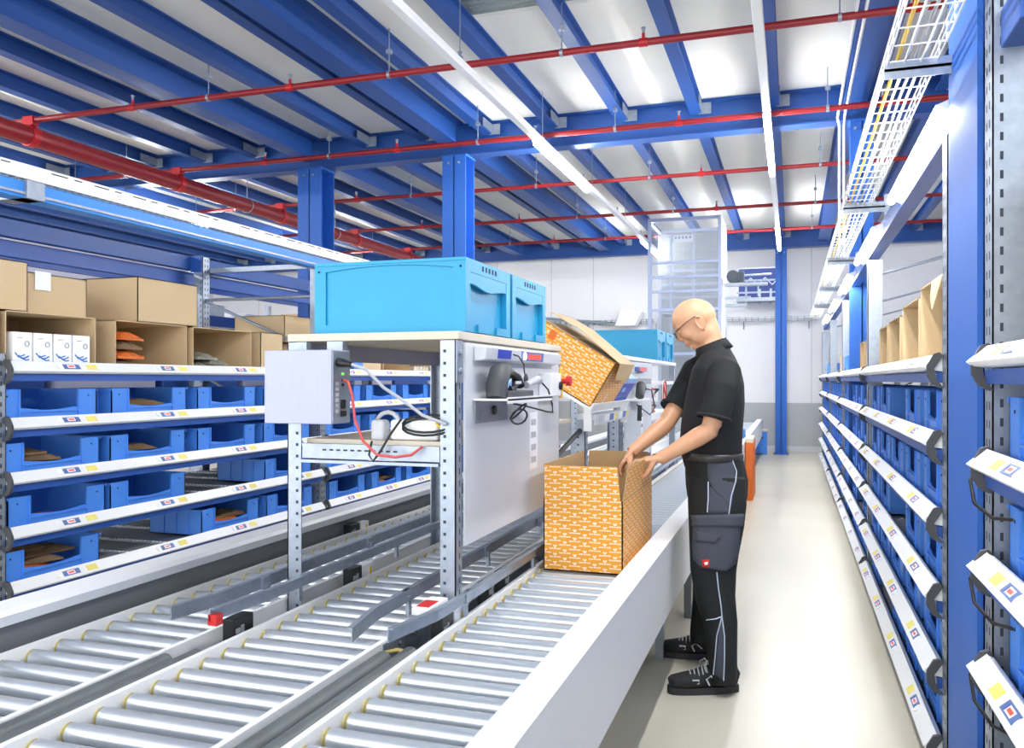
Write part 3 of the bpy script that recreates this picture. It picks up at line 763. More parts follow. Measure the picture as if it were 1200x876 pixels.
# ------------------------------------------------------------------ roller conveyors
ZR = .6
def roller_proto(x0, x1, band):
    b = MB(); L = x1 - x0
    b.tube([(0.016, 0, 0), (L - .012, 0, 0)], .0245, 16)
    b.tube([(0.0, 0, 0), (.008, 0, 0)], .019, 12, 1); b.tube([(0.008, 0, 0), (0.016, 0, 0)], .0235, 12, 2)
    b.tube([(L - .012, 0, 0), (L, 0, 0)], .012, 10, 1)
    return b.mesh('roller', ['roller', 'cream', 'yellow_belt'])
def conveyor(x0, x1, pitch, y0, y1, label, yoff=0):
    t = thing('roller_conveyor', label, 'conveyor', ((x0 + x1) / 2, y0, 0), 'parallel roller conveyor lanes')
    me = roller_proto(x0, x1, True)
    off = wpos(t); n = 0; y = y0 + .05 + yoff; rest = MB()
    while y < y1:
        if n < 98:
            o = bpy.data.objects.new('roller', me); COL.objects.link(o); o.parent = t; o.location = (x0 - off[0], y - off[1], ZR - .025)
        else: rest.tube([(x0, y, ZR - .025), (x1, y, ZR - .025)], .0245, 10)
        n += 1; y += pitch
    if rest.v: rest.build('roller', 'roller', t)['kind'] = 'stuff'
    b = MB().prism([(x0 - .02, .52), (x0, .52), (x0, ZR - .02), (x0 - .003, ZR + .008), (x0 - .02, ZR + .008)], 'y', y0, y1)
    b.build('side_rail', 'cream' if False else 'white_paint', t)
    b = MB().prism([(x1 + .02, .52), (x1, .52), (x1, ZR - .02), (x1 + .003, ZR + .006), (x1 + .02, ZR + .006)], 'y', y0, y1)
    b.build('side_rail', 'white_paint', t)
    MB().box((x0, y0, .5), (x1, y1, .515)).build('bed', 'mid_grey', t)
    y = y0 + .2
    while y < y1:
        for x in (x0 - .01, x1 + .005): MB().box((x - .02, y, 0), (x + .02, y + .06, .52)).build('leg', 'galv_dull', t)
        y += 3.2
    return t
CY0, CY1 = .75, 15.9
RC = conveyor(-.985, -.625, .093, CY0, CY1, 'right roller conveyor lane, carrying the orange carton the worker packs')
conveyor(-1.555, -1.15, .093, CY0, 12.7, 'middle roller conveyor lane, running under the packing table', .03)
conveyor(-2.075, -1.70, .1, CY0, 12.7, 'left roller conveyor lane, beside the white guard of the left rack', .05)
# side guard on the aisle side
t = thing('side_guard', 'long white side guard between the right conveyor lane and the aisle', 'conveyor guard', (-.57, 8, .3))
MB().prism([(-.60, .565), (-.60, .66), (-.51, .66), (-.51, .35), (-.525, .35), (-.525, .645), (-.585, .645), (-.585, .565)], 'y', CY0, CY1).build('guard_sheet', 'white_paint', t)
MB().box((-.74, CY0, .02), (-.73, CY1, .5)).build('under_shade', 'panel_grey', RC)  # grey sheet added for the dark shade below the guard
for y in (1.2, 4.9, 7.6, 10.8, 14): MB().box((-.59, y, 0), (-.55, y + .05, .36)).build('leg', 'panel_grey', t)
# left guard
for k, (a, b_) in enumerate([(CY0, 3.297), (3.303, 6.5), (6.506, 9.7), (9.706, 15.9)]):
    t = thing('side_guard', 'white-topped guard section left of the conveyor lanes, %s from the camera' % ORD[k], 'conveyor guard', (-2.17, (a + b_) / 2, .5), 'white-topped guard sections')
    MB().prism([(-2.115, .672), (-2.115, .7), (-2.13, .712), (-2.235, .712), (-2.235, .4), (-2.22, .4), (-2.22, .672)], 'y', a, b_).build('cover', 'white_paint', t)
    MB().prism([(-2.116, .6725), (-2.113, .6725), (-2.113, .7), (-2.116, .7)], 'y', a, b_).build('edge_strip', 'pale_grey', t)
    MB().box((-2.2, a, .52), (-2.13, b_, .671)).build('inner_panel', 'panel_grey', t)
    MB().box((-2.22, a + .1, 0), (-2.16, a + .16, .52)).build('leg', 'galv_dull', t)
# tubes in the gaps
for (xs, ye, w) in (((-1.097, -1.04), 2.2, 'between the middle and right lanes'), ((-1.668, -1.61), 1.99, 'between the left and middle lanes')):
    for i, x in enumerate(xs):
        b = MB().tube([(x, CY0, .578), (x, ye - .06 * (1 - i), .578)], .026, 16)
        tag(b.build('grey_tube', 'tube_grey'), 'dark grey tube in the gap %s, %s of the pair' % (w, ['left', 'right'][i]), 'tube', 'grey tubes in the conveyor gaps')
    t = thing('cable_channel', 'channel %s, beyond the grey tubes' % w, 'channel', ((xs[0] + xs[1]) / 2, 8, .5))
    MB().box((xs[0] - .035, CY0, .5), (xs[1] + .035, 12.7, .51)).build('channel_floor', 'panel_grey', t)
    b = MB().box((xs[0] - .037, ye, .51), (xs[0] - .03, 12.7, .6))
    b.build('channel_side', 'galv', t)
    b = MB(); y = ye + .1
    while y < 5: b.ball((xs[0] - .027, y, .575), .007, 0, 8, 6); y += .11
    b.build('rivets', 'dark_grey', t)['kind'] = 'stuff'
    b = MB()
    for j in range(2): b.tube([(xs[0] + .02 * j + .015 * math.sin(i * 1.1 + j), ye + .2 * i, .525 + .004 * (i % 3)) for i in range(30)], .006, 6)
    b.build('cable', 'black', t)
b = MB().tube([(-1.12, 2.16, .585), (-1.07, 2.17, .60), (-1.02, 2.2, .585)], .006, 6)
tag(b.build('yellow_strap', 'yellow_belt'), 'yellow band looped over the ends of the two grey tubes', 'strap')
# guide rails above the lanes
def guide(pts, label, sgn):
    """bent guide strip, thin C profile"""
    t = thing('guide_rail', label, 'rail', pts[1], 'steel guide rails over the conveyor lanes')
    b = MB(); o = 0
    prof = [(0, -.02), (.004, -.02), (.004, .016), (.018, .016), (.018, .02), (0, .02)]
    k = len(prof); n = len(pts)
    for q in pts:
        for (u, v) in prof: b.v.append((q[0] + sgn * u, q[1], q[2] + v))
    for i in range(n - 1):
        for j in range(k):
            j2 = (j + 1) % k; b.f.append((i * k + j, i * k + j2, (i + 1) * k + j2, (i + 1) * k + j)); b.m.append(0); b.s.append(False)
    b.f.append(tuple(range(k))); b.m.append(0); b.s.append(False); b.f.append(tuple((n - 1) * k + j for j in range(k))[::-1]); b.m.append(0); b.s.append(False)
    b.build('strip', 'galv', t)
    y = pts[1][1] + .2
    while y < pts[-1][1]:
        MB().box((pts[-1][0] - .012 * sgn, y, pts[-1][2] - .02), (pts[-1][0], y + .04, pts[-1][2] + .02)).box((pts[-1][0] - .02 * sgn, y + .01, ZR + .01), (pts[-1][0] - .008 * sgn, y + .03, pts[-1][2] + .0)).build('bracket', 'galv', t)
        y += .75
    return t
guide([(-1.752, 2.05, .675), (-1.722, 2.25, .675), (-1.722, 3.6, .675), (-1.722, 12, .675)], 'guide rail over the right edge of the left lane, flared near end', -1)
guide([(-1.625, 2.06, .68), (-1.60, 2.3, .68), (-1.60, 3.6, .68), (-1.60, 12, .68)], 'guide rail over the left edge of the middle lane, near end by the post', 1)
guide([(-1.14, 2.04, .672), (-1.175, 2.25, .672), (-1.19, 3.6, .672), (-1.19, 9, .672)], 'curved guide rail over the right edge of the middle lane, under the table', -1)
guide([(-1.045, 2.06, .675), (-1.0, 2.3, .675), (-.99, 2.6, .675), (-.985, 9, .675)], 'guide rail over the left edge of the right lane, ending below the table post', 1)
# sensor blocks, labels
def sensor(x, y, label, red=True, w=.06):
    t = thing('sensor_block', label, 'sensor', (x, y, .52), 'black sensor blocks between the lanes')
    MB().box((x - .02, y, .512), (x + .02, y + w, .645)).build('block_body', 'black', t, bevel=.003)
    MB().box((x + .02, y + .01, .6), (x + .023, y + .03, .615)).box((x + .02, y + .035, .57), (x + .0225, y + .05, .62)).build('face_detail', 'mid_grey', t)
    if red: MB().box((x - .015, y + w + .005, .55), (x + .02, y + w + .09, .64)).build('white_module', 'lab_white', t); MB().box((x + .02, y + w + .005, .55), (x + .022, y + w + .09, .575)).build('red_strip', 'red', t); MB().box((x + .02, y + w + .06, .59), (x + .022, y + w + .075, .625)).build('warning_label', 'yellow', t)
sensor(-1.03, 2.36, 'black sensor block with white module below the table post, right gap', True, .09)
sensor(-1.05, 2.82, 'small black sensor block in the right gap just past the table post', False, .05)
sensor(-1.05, 3.0, 'black sensor block in the right gap, second past the table post', False, .07)
sensor(-1.62, 2.14, 'black sensor block at the near end of the left gap', False, .1)
sensor(-1.62, 2.86, 'black sensor block with white module in the left gap past the table leg', True, .08)
sensor(-1.62, 3.9, 'black sensor block far along the left gap under the table', False, .06)
sensor(-2.11, 3.72, 'black sensor block with red strip on the left guard, seam side', True, .1)
sensor(-2.11, 5.1, 'black sensor block on the left guard behind the table leg', False, .09)
t = thing('sensor_block', 'white label block with red print on the guide bracket under the table post', 'sensor', (-1.06, 2.42, .66))
MB().box((-1.11, 2.35, .648), (-1.05, 2.5, .67)).build('block_body', 'lab_white', t, bevel=.003)
MB().box((-1.105, 2.37, .67), (-1.06, 2.45, .6708)).build('red_label', 'red', t)
b = MB().box((-1.63, 2.06, .648), (-1.6, 2.09, .68)); tag(b.build('red_reflector', 'red'), 'tiny red reflector at the near end of the left gap', 'reflector')
# ------------------------------------------------------------------ cyan totes
def make_tote():
    L, W, Hh = .58, .47, .25
    t = thing('cyan_tote', 'tote', 'tote')
    b = MB(); w = .004
    b.box((-L / 2 + .03, -W / 2 + .03, .001), (L / 2 - .03, W / 2 - .03, .008))
    def frame(ax, sg, half, depth, bd, bot, top, arc, cut):
        """one side: plate with an arched opening and a recessed field behind it"""
        n = 14; c = sg * (W / 2 if ax == 'y' else L / 2)
        def pt(u, z, d): return (u, c - sg * d, z) if ax == 'y' else (c - sg * d, u, z)
        inner = [(-half + bd, bot), (half - bd, bot)] + [((1 - 2 * i / n) * (half - bd), top + arc * (1 - (1 - 2 * i / n) ** 2)) for i in range(n + 1)]
        k = len(inner)
        vs = [pt(-half, 0, 0), pt(half, 0, 0), pt(half, Hh, 0), pt(-half, Hh, 0)] + [pt(*q, 0) for q in inner] + [pt(*q, depth) for q in inner]
        fs = [(0, 1, 5, 4), (1, 2, 6, 5), (0, 4, 3 + k, 3), (2, 3) + tuple(3 + k - i for i in range(k - 2)) + ()]
        fs += [(4 + i, 4 + (i + 1) % k, 4 + k + (i + 1) % k, 4 + k + i) for i in range(k)]
        fs += [tuple(4 + k + i for i in range(k))]
        b.add(vs, fs)
        # back of the side, inside the tote
        d2 = depth + w
        b.add([pt(-half + .03, .0, d2), pt(half - .03, .0, d2), pt(half - .03, Hh, d2), pt(-half + .03, Hh, d2), pt(-half, Hh, 0), pt(half, Hh, 0)], [(0, 1, 2, 3), (3, 2, 5, 4)])
    for sg in (-1, 1):
        frame('y', sg, L / 2, .008, .045, .03, Hh - .032, .016, 0)
        frame('x', sg, W / 2, .022, .045, .03, Hh - .045, .0, 0)
        b.box((-L / 2 + .002, sg * (W / 2 + .0005), Hh - .010), (L / 2 - .002, sg * (W / 2 + .004), Hh))
        for sx in (-1, 1): b.tube([(sx * (L / 2 - .018), sg * (W / 2), Hh - .03), (sx * (L / 2 - .018), sg * (W / 2 + .001), Hh - .03)], .0045, 8, 1)
    b.build('tote_body', ['tote_cyan', 'hole'], t, recalc=False)
    for sx in (-1, 1):
        x = sx * (L / 2); h = MB()
        pts = [(-W / 2 + .046, Hh - .046), (-W / 2 + .046, Hh - .085)] + [(-W / 2 + .06 + (W - .12) * i / 12, Hh - .092 + .008 * math.cos(i / 12 * 2 * PI)) for i in range(13)] + [(W / 2 - .046, Hh - .085), (W / 2 - .046, Hh - .046)]
        h.prism(pts, 'x', x - sx * .012, x - sx * .001)
        h.build('handle', 'tote_cyan', t)
        g = MB()
        for i in range(5): g.box((x, -.075 + .034 * i, Hh - .03), (x + sx * .001, -.075 + .034 * i + .014, Hh - .012))
        g.build('grip_slots', 'hole', t)['kind'] = 'stuff'
        for y0 in (-.13, .06): MB().box((x + sx * .0005, y0, 0), (x + sx * .008, y0 + .07, .028)).build('foot_rib', 'tote_cyan', t)
    index_kids(t)
    return t
tote = make_tote()
ZT = 1.53
spots = [(-1.33, 2.862, ZT + .004, 'nearest cyan tote on the packing table, showing its long side'), (-1.33, 3.36, ZT + .004, 'cyan tote right behind the nearest one on the packing table'),
         (-1.33, 7.10, ZT + .004, 'front cyan tote on the second station beyond the tilted orange carton'), (-1.33, 7.62, ZT + .004, 'rear cyan tote on the second station beyond the tilted orange carton')]
for i, (x, y, z, lab) in enumerate(spots):
    if i == 0: tote.location = (x, y, z); tote['label'] = lab; tote['group'] = 'cyan totes'
    else: dup(tote, (x, y, z), lab, 'cyan totes')

# ------------------------------------------------------------------ packing stations
def angle_post(x, y, z0, z1, dx, dy, holes=True):
    b = MB(); w = .055; t_ = .004
    b.box((x, y, z0), (x + dx * w, y + dy * t_, z1)); b.box((x, y, z0), (x + dx * t_, y + dy * w, z1))
    z = z0 + .03
    while z < z1 - .02 and holes:
        yy = y - dy * .0006; b.quad((x + dx * .034, yy, z), (x + dx * .044, yy, z), (x + dx * .044, yy, z + .01), (x + dx * .034, yy, z + .01), 1)
        xx = x - dx * .0006; b.quad((xx, y + dy * .028, z), (xx, y + dy * .036, z), (xx, y + dy * .036, z + .02), (xx, y + dy * .028, z + .02), 1)
        z += .04
    return b
t = ST = thing('packing_station', 'steel packing table frame straddling the middle lane, with grey side panel', 'packing station', (-1.34, 3.2, .5))
xl, xr, ya, yb = -1.675, -1.04, 2.54, 3.82
for (x, y, dx, dy) in ((xl, ya, 1, 1), (xr, ya, -1, 1), (xl, yb, 1, -1), (xr, yb, -1, -1)):
    angle_post(x, y, .51, 1.5, dx, dy).build('post', ['galv', 'slot'], t)
MB().box((xl, ya, 1.503), (xr + .01, yb, 1.53)).build('table_top', 'board', t, bevel=.003)
MB().box((xl + .02, ya + .02, 1.44), (xl + .03, yb - .02, 1.502)).box((xl + .02, yb - .03, 1.44), (xr - .02, yb - .02, 1.502)).build('top_frame', 'control_box', t)
MB().box((xr + .004, ya + .055, .82), (xr + .012, yb - .05, 1.495)).build('side_panel', 'pale_grey', t)
MB().box((xr + .001, ya - .004, 1.36), (xr + .005, ya + .054, 1.5)).build('corner_plate', 'galv', t, bevel=.003)
b = MB()
for z in (1.46, 1.40): b.tube([(xr + .004, ya + .027, z), (xr + .012, ya + .027, z)], .01, 8)
for z in (1.44, 1.39, 1.06, 1.0): b.tube([(xr + .004, yb - .022, z), (xr + .012, yb - .022, z)], .008, 8)
b.build('bolt', 'galv', t)
b = MB().box((xl + .06, ya + .0, 1.10), (xr - .058, ya + .03, 1.15)).box((xl + .06, ya - .01, 1.085), (xr - .058, ya + .03, 1.095))
for i in range(11): b.quad((xl + .14 + .027 * i, ya - .001, 1.127), (xl + .155 + .027 * i, ya - .001, 1.127), (xl + .155 + .027 * i, ya - .001, 1.133), (xl + .14 + .027 * i, ya - .001, 1.133), 1)
b.build('cross_beam', ['galv', 'slot'], t)
b = MB().box((xl + .06, yb - .03, 1.10), (xr - .058, yb, 1.15)); b.build('cross_beam', 'galv', t)
MB().box((xl + .06, ya + .03, 1.150), (xr - .02, yb - .0, 1.165)).build('middle_shelf', 'board', t)
# pick display bar on the panel
t = thing('display_bar', 'pale bar with red lit display and blue label on the station side panel', 'display', (-1.01, 3.15, 1.42))
MB().prism([(-1.027, 1.435), (-.985, 1.44), (-.98, 1.483), (-1.027, 1.487)], 'y', 2.67, 3.64).build('bar', 'pale_grey', t, bevel=.003)
def onbar(y0, y1, z0, z1, m_, nm, e=.0006):
    f = lambda z: -.985 + (z - 1.44) / .043 * .005 + e
    MB().add([(f(z0), y0, z0), (f(z0), y1, z0), (f(z1), y1, z1), (f(z1), y0, z1), (f(z0) - .002, y0, z0), (f(z0) - .002, y1, z0), (f(z1) - .002, y1, z1), (f(z1) - .002, y0, z1)], [(0, 1, 2, 3), (7, 6, 5, 4), (0, 4, 5, 1), (1, 5, 6, 2), (2, 6, 7, 3), (3, 7, 4, 0)]).build(nm, m_, t)
onbar(2.79, 2.94, 1.446, 1.478, 'deep_blue', 'blue_label')
onbar(3.06, 3.36, 1.444, 1.48, 'disp_blue', 'display_frame')
onbar(3.15, 3.32, 1.452, 1.472, 'screen_red', 'red_screen', .0012)
b = MB().tube([(-.983, 3.1, 1.462), (-.978, 3.1, 1.462)], .016, 14); b.build('lit_button', 'led_white', t)
# small shelf with scanner
t = thing('bracket_shelf', 'small white bracket shelf on the station panel, under the hand scanner', 'shelf', (-.97, 3.0, 1.2))
MB().box((-1.027, 2.66, 1.300), (-.90, 3.2, 1.306)).box((-.903, 2.66, 1.29), (-.90, 3.2, 1.312)).build('shelf_plate', 'white_paint', t)
MB().box((-1.027, 2.68, 1.22), (-1.024, 3.02, 1.3)).build('back_plate', 'galv', t)
MB().tube([(-1.024, 2.86, 1.262), (-1.015, 2.86, 1.262)], .016, 14).build('cable_grommet', 'black', t)
t = thing('hand_scanner', 'dark grey hand scanner lying in its cradle on the bracket shelf', 'scanner', (-.96, 2.85, 1.307))
b = MB().loft([(-.965, 2.72, 1.307), (-.965, 2.735, 1.35), (-.965, 2.76, 1.395), (-.965, 2.81, 1.412)], [(.035, .03), (.04, .036), (.038, .036), (.028, .02)], (1, 0, 0), 16)
b.build('scanner_head', 'dark_grey', t)
b = MB().loft([(-.965, 2.76, 1.39), (-.965, 2.84, 1.398), (-.965, 2.92, 1.382), (-.965, 2.98, 1.35)], [(.03, .016), (.03, .014), (.028, .014), (.022, .014)], (1, 0, 0), 14)
b.build('handle', 'black', t)
b = MB().loft([(-.965, 2.73, 1.309), (-.965, 3.08, 1.309)], [(.04, .002), (.035, .002)], (1, 0, 0), 12).box((-1.0, 2.75, 1.308), (-.93, 3.05, 1.332)).loft([(-.965, 2.85, 1.33), (-.965, 2.95, 1.362)], [.02, .016], (1, 0, 0), 10)
b.build('cradle', 'dark_grey', t, bevel=.004)
MB().box((-.935, 2.84, 1.356), (-.93, 2.9, 1.366)).build('light_badge', 'lab_grey', t)
MB().tube([(-.928, 2.735, 1.345), (-.925, 2.745, 1.365), (-.928, 2.77, 1.372), (-.927, 2.765, 1.35)], .004, 6).build('light_arc', 'sky_print', t)
t = thing('plug_adapter', 'pale power plug with cable on the bracket shelf right of the scanner', 'plug', (-.96, 3.15, 1.307))
MB().loft([(-.96, 3.05, 1.35), (-.96, 3.2, 1.372), (-.96, 3.24, 1.366)], [.014, .018, .012], (1, 0, 0), 10).build('plug_body', 'cable_grey', t)
MB().tube([(-.96, 3.24, 1.366), (-.95, 3.32, 1.33), (-.95, 3.38, 1.27), (-.95, 3.39, 1.235), (-.96, 3.33, 1.24), (-.98, 3.1, 1.27), (-1.0, 3.02, 1.28)], .0035, 8).build('cable', 'black', t)
b = MB()
for k in range(2): b.tube([(-.985 + .03 * math.cos(a) , 3.03 + .035 * math.sin(a) + .012 * k, 1.25 - .02 * k + .03 * math.cos(a + k)) for a in [i * PI / 6 for i in range(13)]], .004, 6)
tag(b.build('cable_coil', 'dark_grey'), 'small coil of dark cable hanging under the bracket shelf', 'cable')
b = MB().tube([(-.99, 2.93, 1.468), (-.975, 3.0, 1.46), (-.97, 3.05, 1.43), (-.97, 3.06, 1.4), (-.965, 3.07, 1.37)], .003, 6).ball((-.967, 3.07, 1.375), (.008, .014, .02))
tag(b.build('hook_cable', 'dark_grey'), 'thin dark cable hanging from the display bar above the scanner', 'cable')
t = thing('emergency_switch', 'white switch box with yellow plate and red button on the station panel', 'switch', (-1.0, 3.6, 1.3))
MB().box((-1.027, 3.44, 1.3), (-.97, 3.6, 1.40)).build('switch_box', 'white_paint', t, bevel=.004)
MB().box((-.985, 3.62, 1.29), (-.98, 3.66, 1.42)).build('yellow_plate', 'yellow', t)
MB().box((-1.027, 3.6, 1.32), (-.985, 3.68, 1.38)).build('plate_holder', 'pale_grey', t)
b = MB().tube([(-.98, 3.64, 1.365), (-.955, 3.64, 1.365)], .012, 12).tube([(-.955, 3.64, 1.365), (-.935, 3.64, 1.365)], .022, 14); b.build('red_button', 'red', t)
MB().tube([(-.97, 3.575, 1.345), (-.96, 3.575, 1.345)], .018, 12).build('knob', 'black', t)
t = thing('barcode_strip', 'vertical white strip of barcodes on the station panel', 'label strip', (-1.02, 3.36, 1.0))
MB().box((-1.027, 3.31, 1.0), (-1.0262, 3.42, 1.235)).build('paper', 'lab_white', t)
for k in range(4):
    b = MB()
    for i in range(9): b.box((-1.0262, 3.33 + .008 * i, 1.025 + .052 * k), (-1.0258, 3.33 + .008 * i + (.003, .005)[i % 2], 1.05 + .052 * k))
    b.build('barcode', 'mid_grey', t)
# control box in front of the frame
t = thing('control_box', 'square brushed metal control box hanging at the left of the packing table', 'control box', (-1.54, 2.44, 1.23))
MB().box((-1.665, 2.39, 1.226), (-1.412, 2.51, 1.468)).build('housing', 'control_box', t, bevel=.003)
MB().box((-1.412, 2.395, 1.23), (-1.409, 2.505, 1.464)).build('side_plate', 'galv', t)
b = MB()
for k in range(6): b.box((-1.409, 2.412 + .0 * k, 1.262 + .018 * k), (-1.4075, 2.43, 1.274 + .018 * k))
b.build('terminal_row', 'lab_grey', t)
MB().box((-1.409, 2.445, 1.25), (-1.402, 2.47, 1.268)).box((-1.409, 2.445, 1.275), (-1.404, 2.468, 1.305)).build('socket', 'black', t)
MB().box((-1.409, 2.45, 1.386), (-1.406, 2.462, 1.394)).build('status_light', 'led_green', t)
MB().box((-1.409, 2.45, 1.366), (-1.406, 2.462, 1.374)).box((-1.409, 2.45, 1.35), (-1.406, 2.462, 1.358)).build('port', 'black', t)
MB().loft([(-1.41, 2.43, 1.428), (-1.385, 2.42, 1.425), (-1.35, 2.41, 1.42)], [(.02, .016), (.018, .014), (.008, .008)], n=12).build('power_plug', 'black', t)
MB().box((-1.62, 2.51, 1.35), (-1.58, 2.54, 1.5)).box((-1.5, 2.51, 1.42), (-1.44, 2.545, 1.5)).build('mount_bracket', 'galv', t)
tag(MB().tube([(-1.352, 2.412, 1.42), (-1.31, 2.43, 1.405), (-1.26, 2.46, 1.345), (-1.20, 2.49, 1.3), (-1.14, 2.50, 1.255), (-1.07, 2.53, 1.225)], .0055, 8).build('power_cable', 'cable_grey'), 'grey power cable running from the control box to the right post', 'cable')
tag(MB().tube([(-1.405, 2.456, 1.37), (-1.385, 2.45, 1.365), (-1.37, 2.45, 1.32), (-1.36, 2.45, 1.24), (-1.335, 2.46, 1.17), (-1.29, 2.47, 1.125), (-1.23, 2.48, 1.118), (-1.18, 2.5, 1.125), (-1.155, 2.53, 1.15)], .0045, 8).build('network_cable', 'cable_red'), 'red network cable looping from the control box to the adapters', 'cable')
t = thing('adapter_block', 'white power adapter box on the middle shelf of the packing table', 'adapter', (-1.22, 2.62, 1.166))
MB().box((-1.30, 2.58, 1.166), (-1.12, 2.72, 1.235)).build('adapter_body', 'white_paint', t, bevel=.012, seg=3)
t = thing('adapter_plug', 'pale plug-in adapter with round cable loop on the middle shelf', 'adapter', (-1.33, 2.56, 1.166))
MB().box((-1.355, 2.545, 1.166), (-1.305, 2.6, 1.235)).build('adapter_body', 'lab_grey', t, bevel=.012, seg=3)
MB().tube([(-1.36 + .045 - .05 * math.cos(a), 2.6, 1.2 + .06 * math.sin(a)) for a in [i * PI / 8 for i in range(9)]], .008, 8).build('cable_loop', 'lab_grey', t)
b = MB()
for k in range(2): b.tube([(-1.15 + .09 * math.cos(a), 2.56 + .03 * math.sin(a), 1.215 + .028 * math.sin(a) + .01 * k) for a in [i * PI / 8 for i in range(17)]], .004, 6)
b.tube([(-1.24, 2.55, 1.24), (-1.27, 2.53, 1.19), (-1.30, 2.51, 1.13), (-1.32, 2.5, 1.1), (-1.335, 2.5, 1.12), (-1.335, 2.52, 1.165)], .004, 6)
tag(b.build('black_cable', 'black'), 'black cable coiled over the white adapter box', 'cable')
tag(MB().tube([(-1.16, 2.6, 1.24), (-1.12, 2.58, 1.22), (-1.09, 2.58, 1.19)], .005, 6).build('yellow_cable', 'yellow'), 'short yellow cable beside the white adapter box', 'cable')

# second station
t = thing('packing_station', 'second steel packing station further down the line, under two cyan totes', 'packing station', (-1.34, 6.6, .5))
ya2, ym2, yb2 = 5.35, 6.5, 7.95
for (x, y, dx, dy) in ((xl, ya2, 1, 1), (xr, ya2, -1, 1), (xl, ym2, 1, 1), (xr, ym2, -1, 1), (xl, yb2, 1, -1), (xr, yb2, -1, -1)):
    angle_post(x, y, .51, 1.5, dx, dy, y < 7).build('post', ['galv', 'slot'], t)
MB().box((xl, ya2, 1.503), (xr + .01, yb2, 1.53)).build('table_top', 'white_paint', t, bevel=.003)
MB().box((xr + .004, ya2 + .055, .82), (xr + .012, ym2 - .01, 1.495)).build('side_panel', 'pale_grey', t)
MB().box((xl + .06, ym2, 1.05), (xr - .005, yb2 - .01, 1.1)).build('middle_shelf', 'white_paint', t)
MB().box((xl + .06, ym2, 1.33), (xr - .005, yb2 - .01, 1.36)).build('upper_shelf', 'white_paint', t)
t = thing('display_bar', 'small pick display with red screen on the second station panel', 'display', (-1.02, 5.8, 1.38))
MB().box((-1.027, 5.6, 1.34), (-1.0, 6.3, 1.38)).build('bar', 'mid_grey', t)
MB().box((-1.027, 5.75, 1.43), (-1.0, 6.1, 1.46)).build('display_frame', 'disp_blue', t)
MB().box((-1.0, 5.82, 1.435), (-.998, 6.05, 1.455)).build('red_screen', 'screen_red', t)
t = thing('hand_scanner', 'dark hand scanner on the second station, right of the blue carton', 'scanner', (-.97, 5.75, 1.24))
MB().loft([(-.97, 5.62, 1.26), (-.97, 5.68, 1.33), (-.97, 5.8, 1.31)], [.03, .034, .018], n=12).build('scanner_head', 'dark_grey', t)
MB().box((-1.027, 5.55, 1.23), (-.94, 5.9, 1.24)).build('cradle_plate', 'white_paint', t)
MB().tube([(-.97, 5.8, 1.31), (-.95, 6.0, 1.3), (-.95, 6.15, 1.17), (-.97, 6.05, 1.12), (-1.0, 5.7, 1.2)], .005, 6).build('cable', 'black', t)
tag(MB().tube([(-.96, 5.55, 1.1), (-.96, 5.57, 1.2)], .015, 10).build('handset', 'black'), 'black handset hanging below the scanner of the second station', 'handset')
t = thing('barcode_strip', 'vertical white strip of barcodes on the second station panel', 'label strip', (-1.02, 6.0, .95))
MB().box((-1.027, 6.0, .85), (-1.0262, 6.08, 1.17)).build('paper', 'lab_white', t)
b = MB()
for k in range(4): b.box((-1.0262, 6.01, .88 + .075 * k), (-1.0256, 6.07, .905 + .075 * k))
b.build('barcode', 'mid_grey', t)
t = thing('prohibition_sign', 'round white sign with red ring and slash on the second station', 'sign', (-1.02, 7.0, 1.2))
MB().tube([(-1.02, 7.1, 1.27), (-1.016, 7.1, 1.27)], .1, 28).build('sign_disc', 'lab_white', t)
b = MB().tube([(-1.014, 7.1 + .092 * math.cos(a), 1.27 + .092 * math.sin(a)) for a in [i * PI / 14 for i in range(29)]], .008, 6)
b.build('red_ring', 'red', t)
MB().tube([(-1.013, 7.04, 1.33), (-1.013, 7.16, 1.21)], .008, 6).build('red_slash', 'red', t)
MB().box((-1.0155, 7.06, 1.262), (-1.0145, 7.14, 1.278)).build('black_symbol', 'black', t)
for k in range(7):
    rnd = random.Random(k + 5)
    b = MB().tube([(-1.1 + rnd.uniform(-.05, .06), 6.58 + .09 * i + rnd.uniform(-.03, .03), 1.12 + .03 * k + rnd.uniform(-.02, .03)) for i in range(6)], .009, 6)
    tag(b.build('wiring', ['copper', 'black', 'cable_red', 'white_paint'][k % 4]), '%s cable in the tangle of wiring on the open shelf of the second station' % ['copper-coloured', 'black', 'red', 'white'][k % 4], 'cable', '%s cables in the tangle' % ['copper', 'black', 'red', 'white'][k % 4])

# tilted shelf between the stations
t = thing('tilted_shelf', 'white tilted shelf between the two packing stations, holding the orange carton', 'shelf', (-1.3, 4.9, .5))
AN = R_(31)   # falls towards the aisle
nx, nz = math.cos(AN), math.sin(AN)
E0 = Vector((-1.005, 0, 1.222))  # lower front edge
def TS(a, y, h):   # a up the slope away from the aisle, h above the shelf
    return (E0.x - a * nx + h * nz, y, E0.z + a * nz + h * nx)
def slab(b, a0, a1, y0, y1, h0, h1, m=0):
    vs = [TS(a, y, h) for h in (h0, h1) for (a, y) in ((a0, y0), (a1, y0), (a1, y1), (a0, y1))]
    return b.add(vs, [(0, 3, 2, 1), (4, 5, 6, 7), (0, 1, 5, 4), (1, 2, 6, 5), (2, 3, 7, 6), (3, 0, 4, 7)], m)
slab(MB(), 0, .6, 4.3, 5.33, -.012, 0).build('shelf_plate', 'white_paint', t)
slab(MB(), -.012, 0, 4.3, 5.33, -.014, .03).build('front_lip', 'white_paint', t)
MB().prism([(-1.0, 1.13), (-.992, 1.13), (-.985, 1.185), (-.993, 1.185)], 'y', 4.38, 5.33).build('label_rail', 'pale_grey', t)
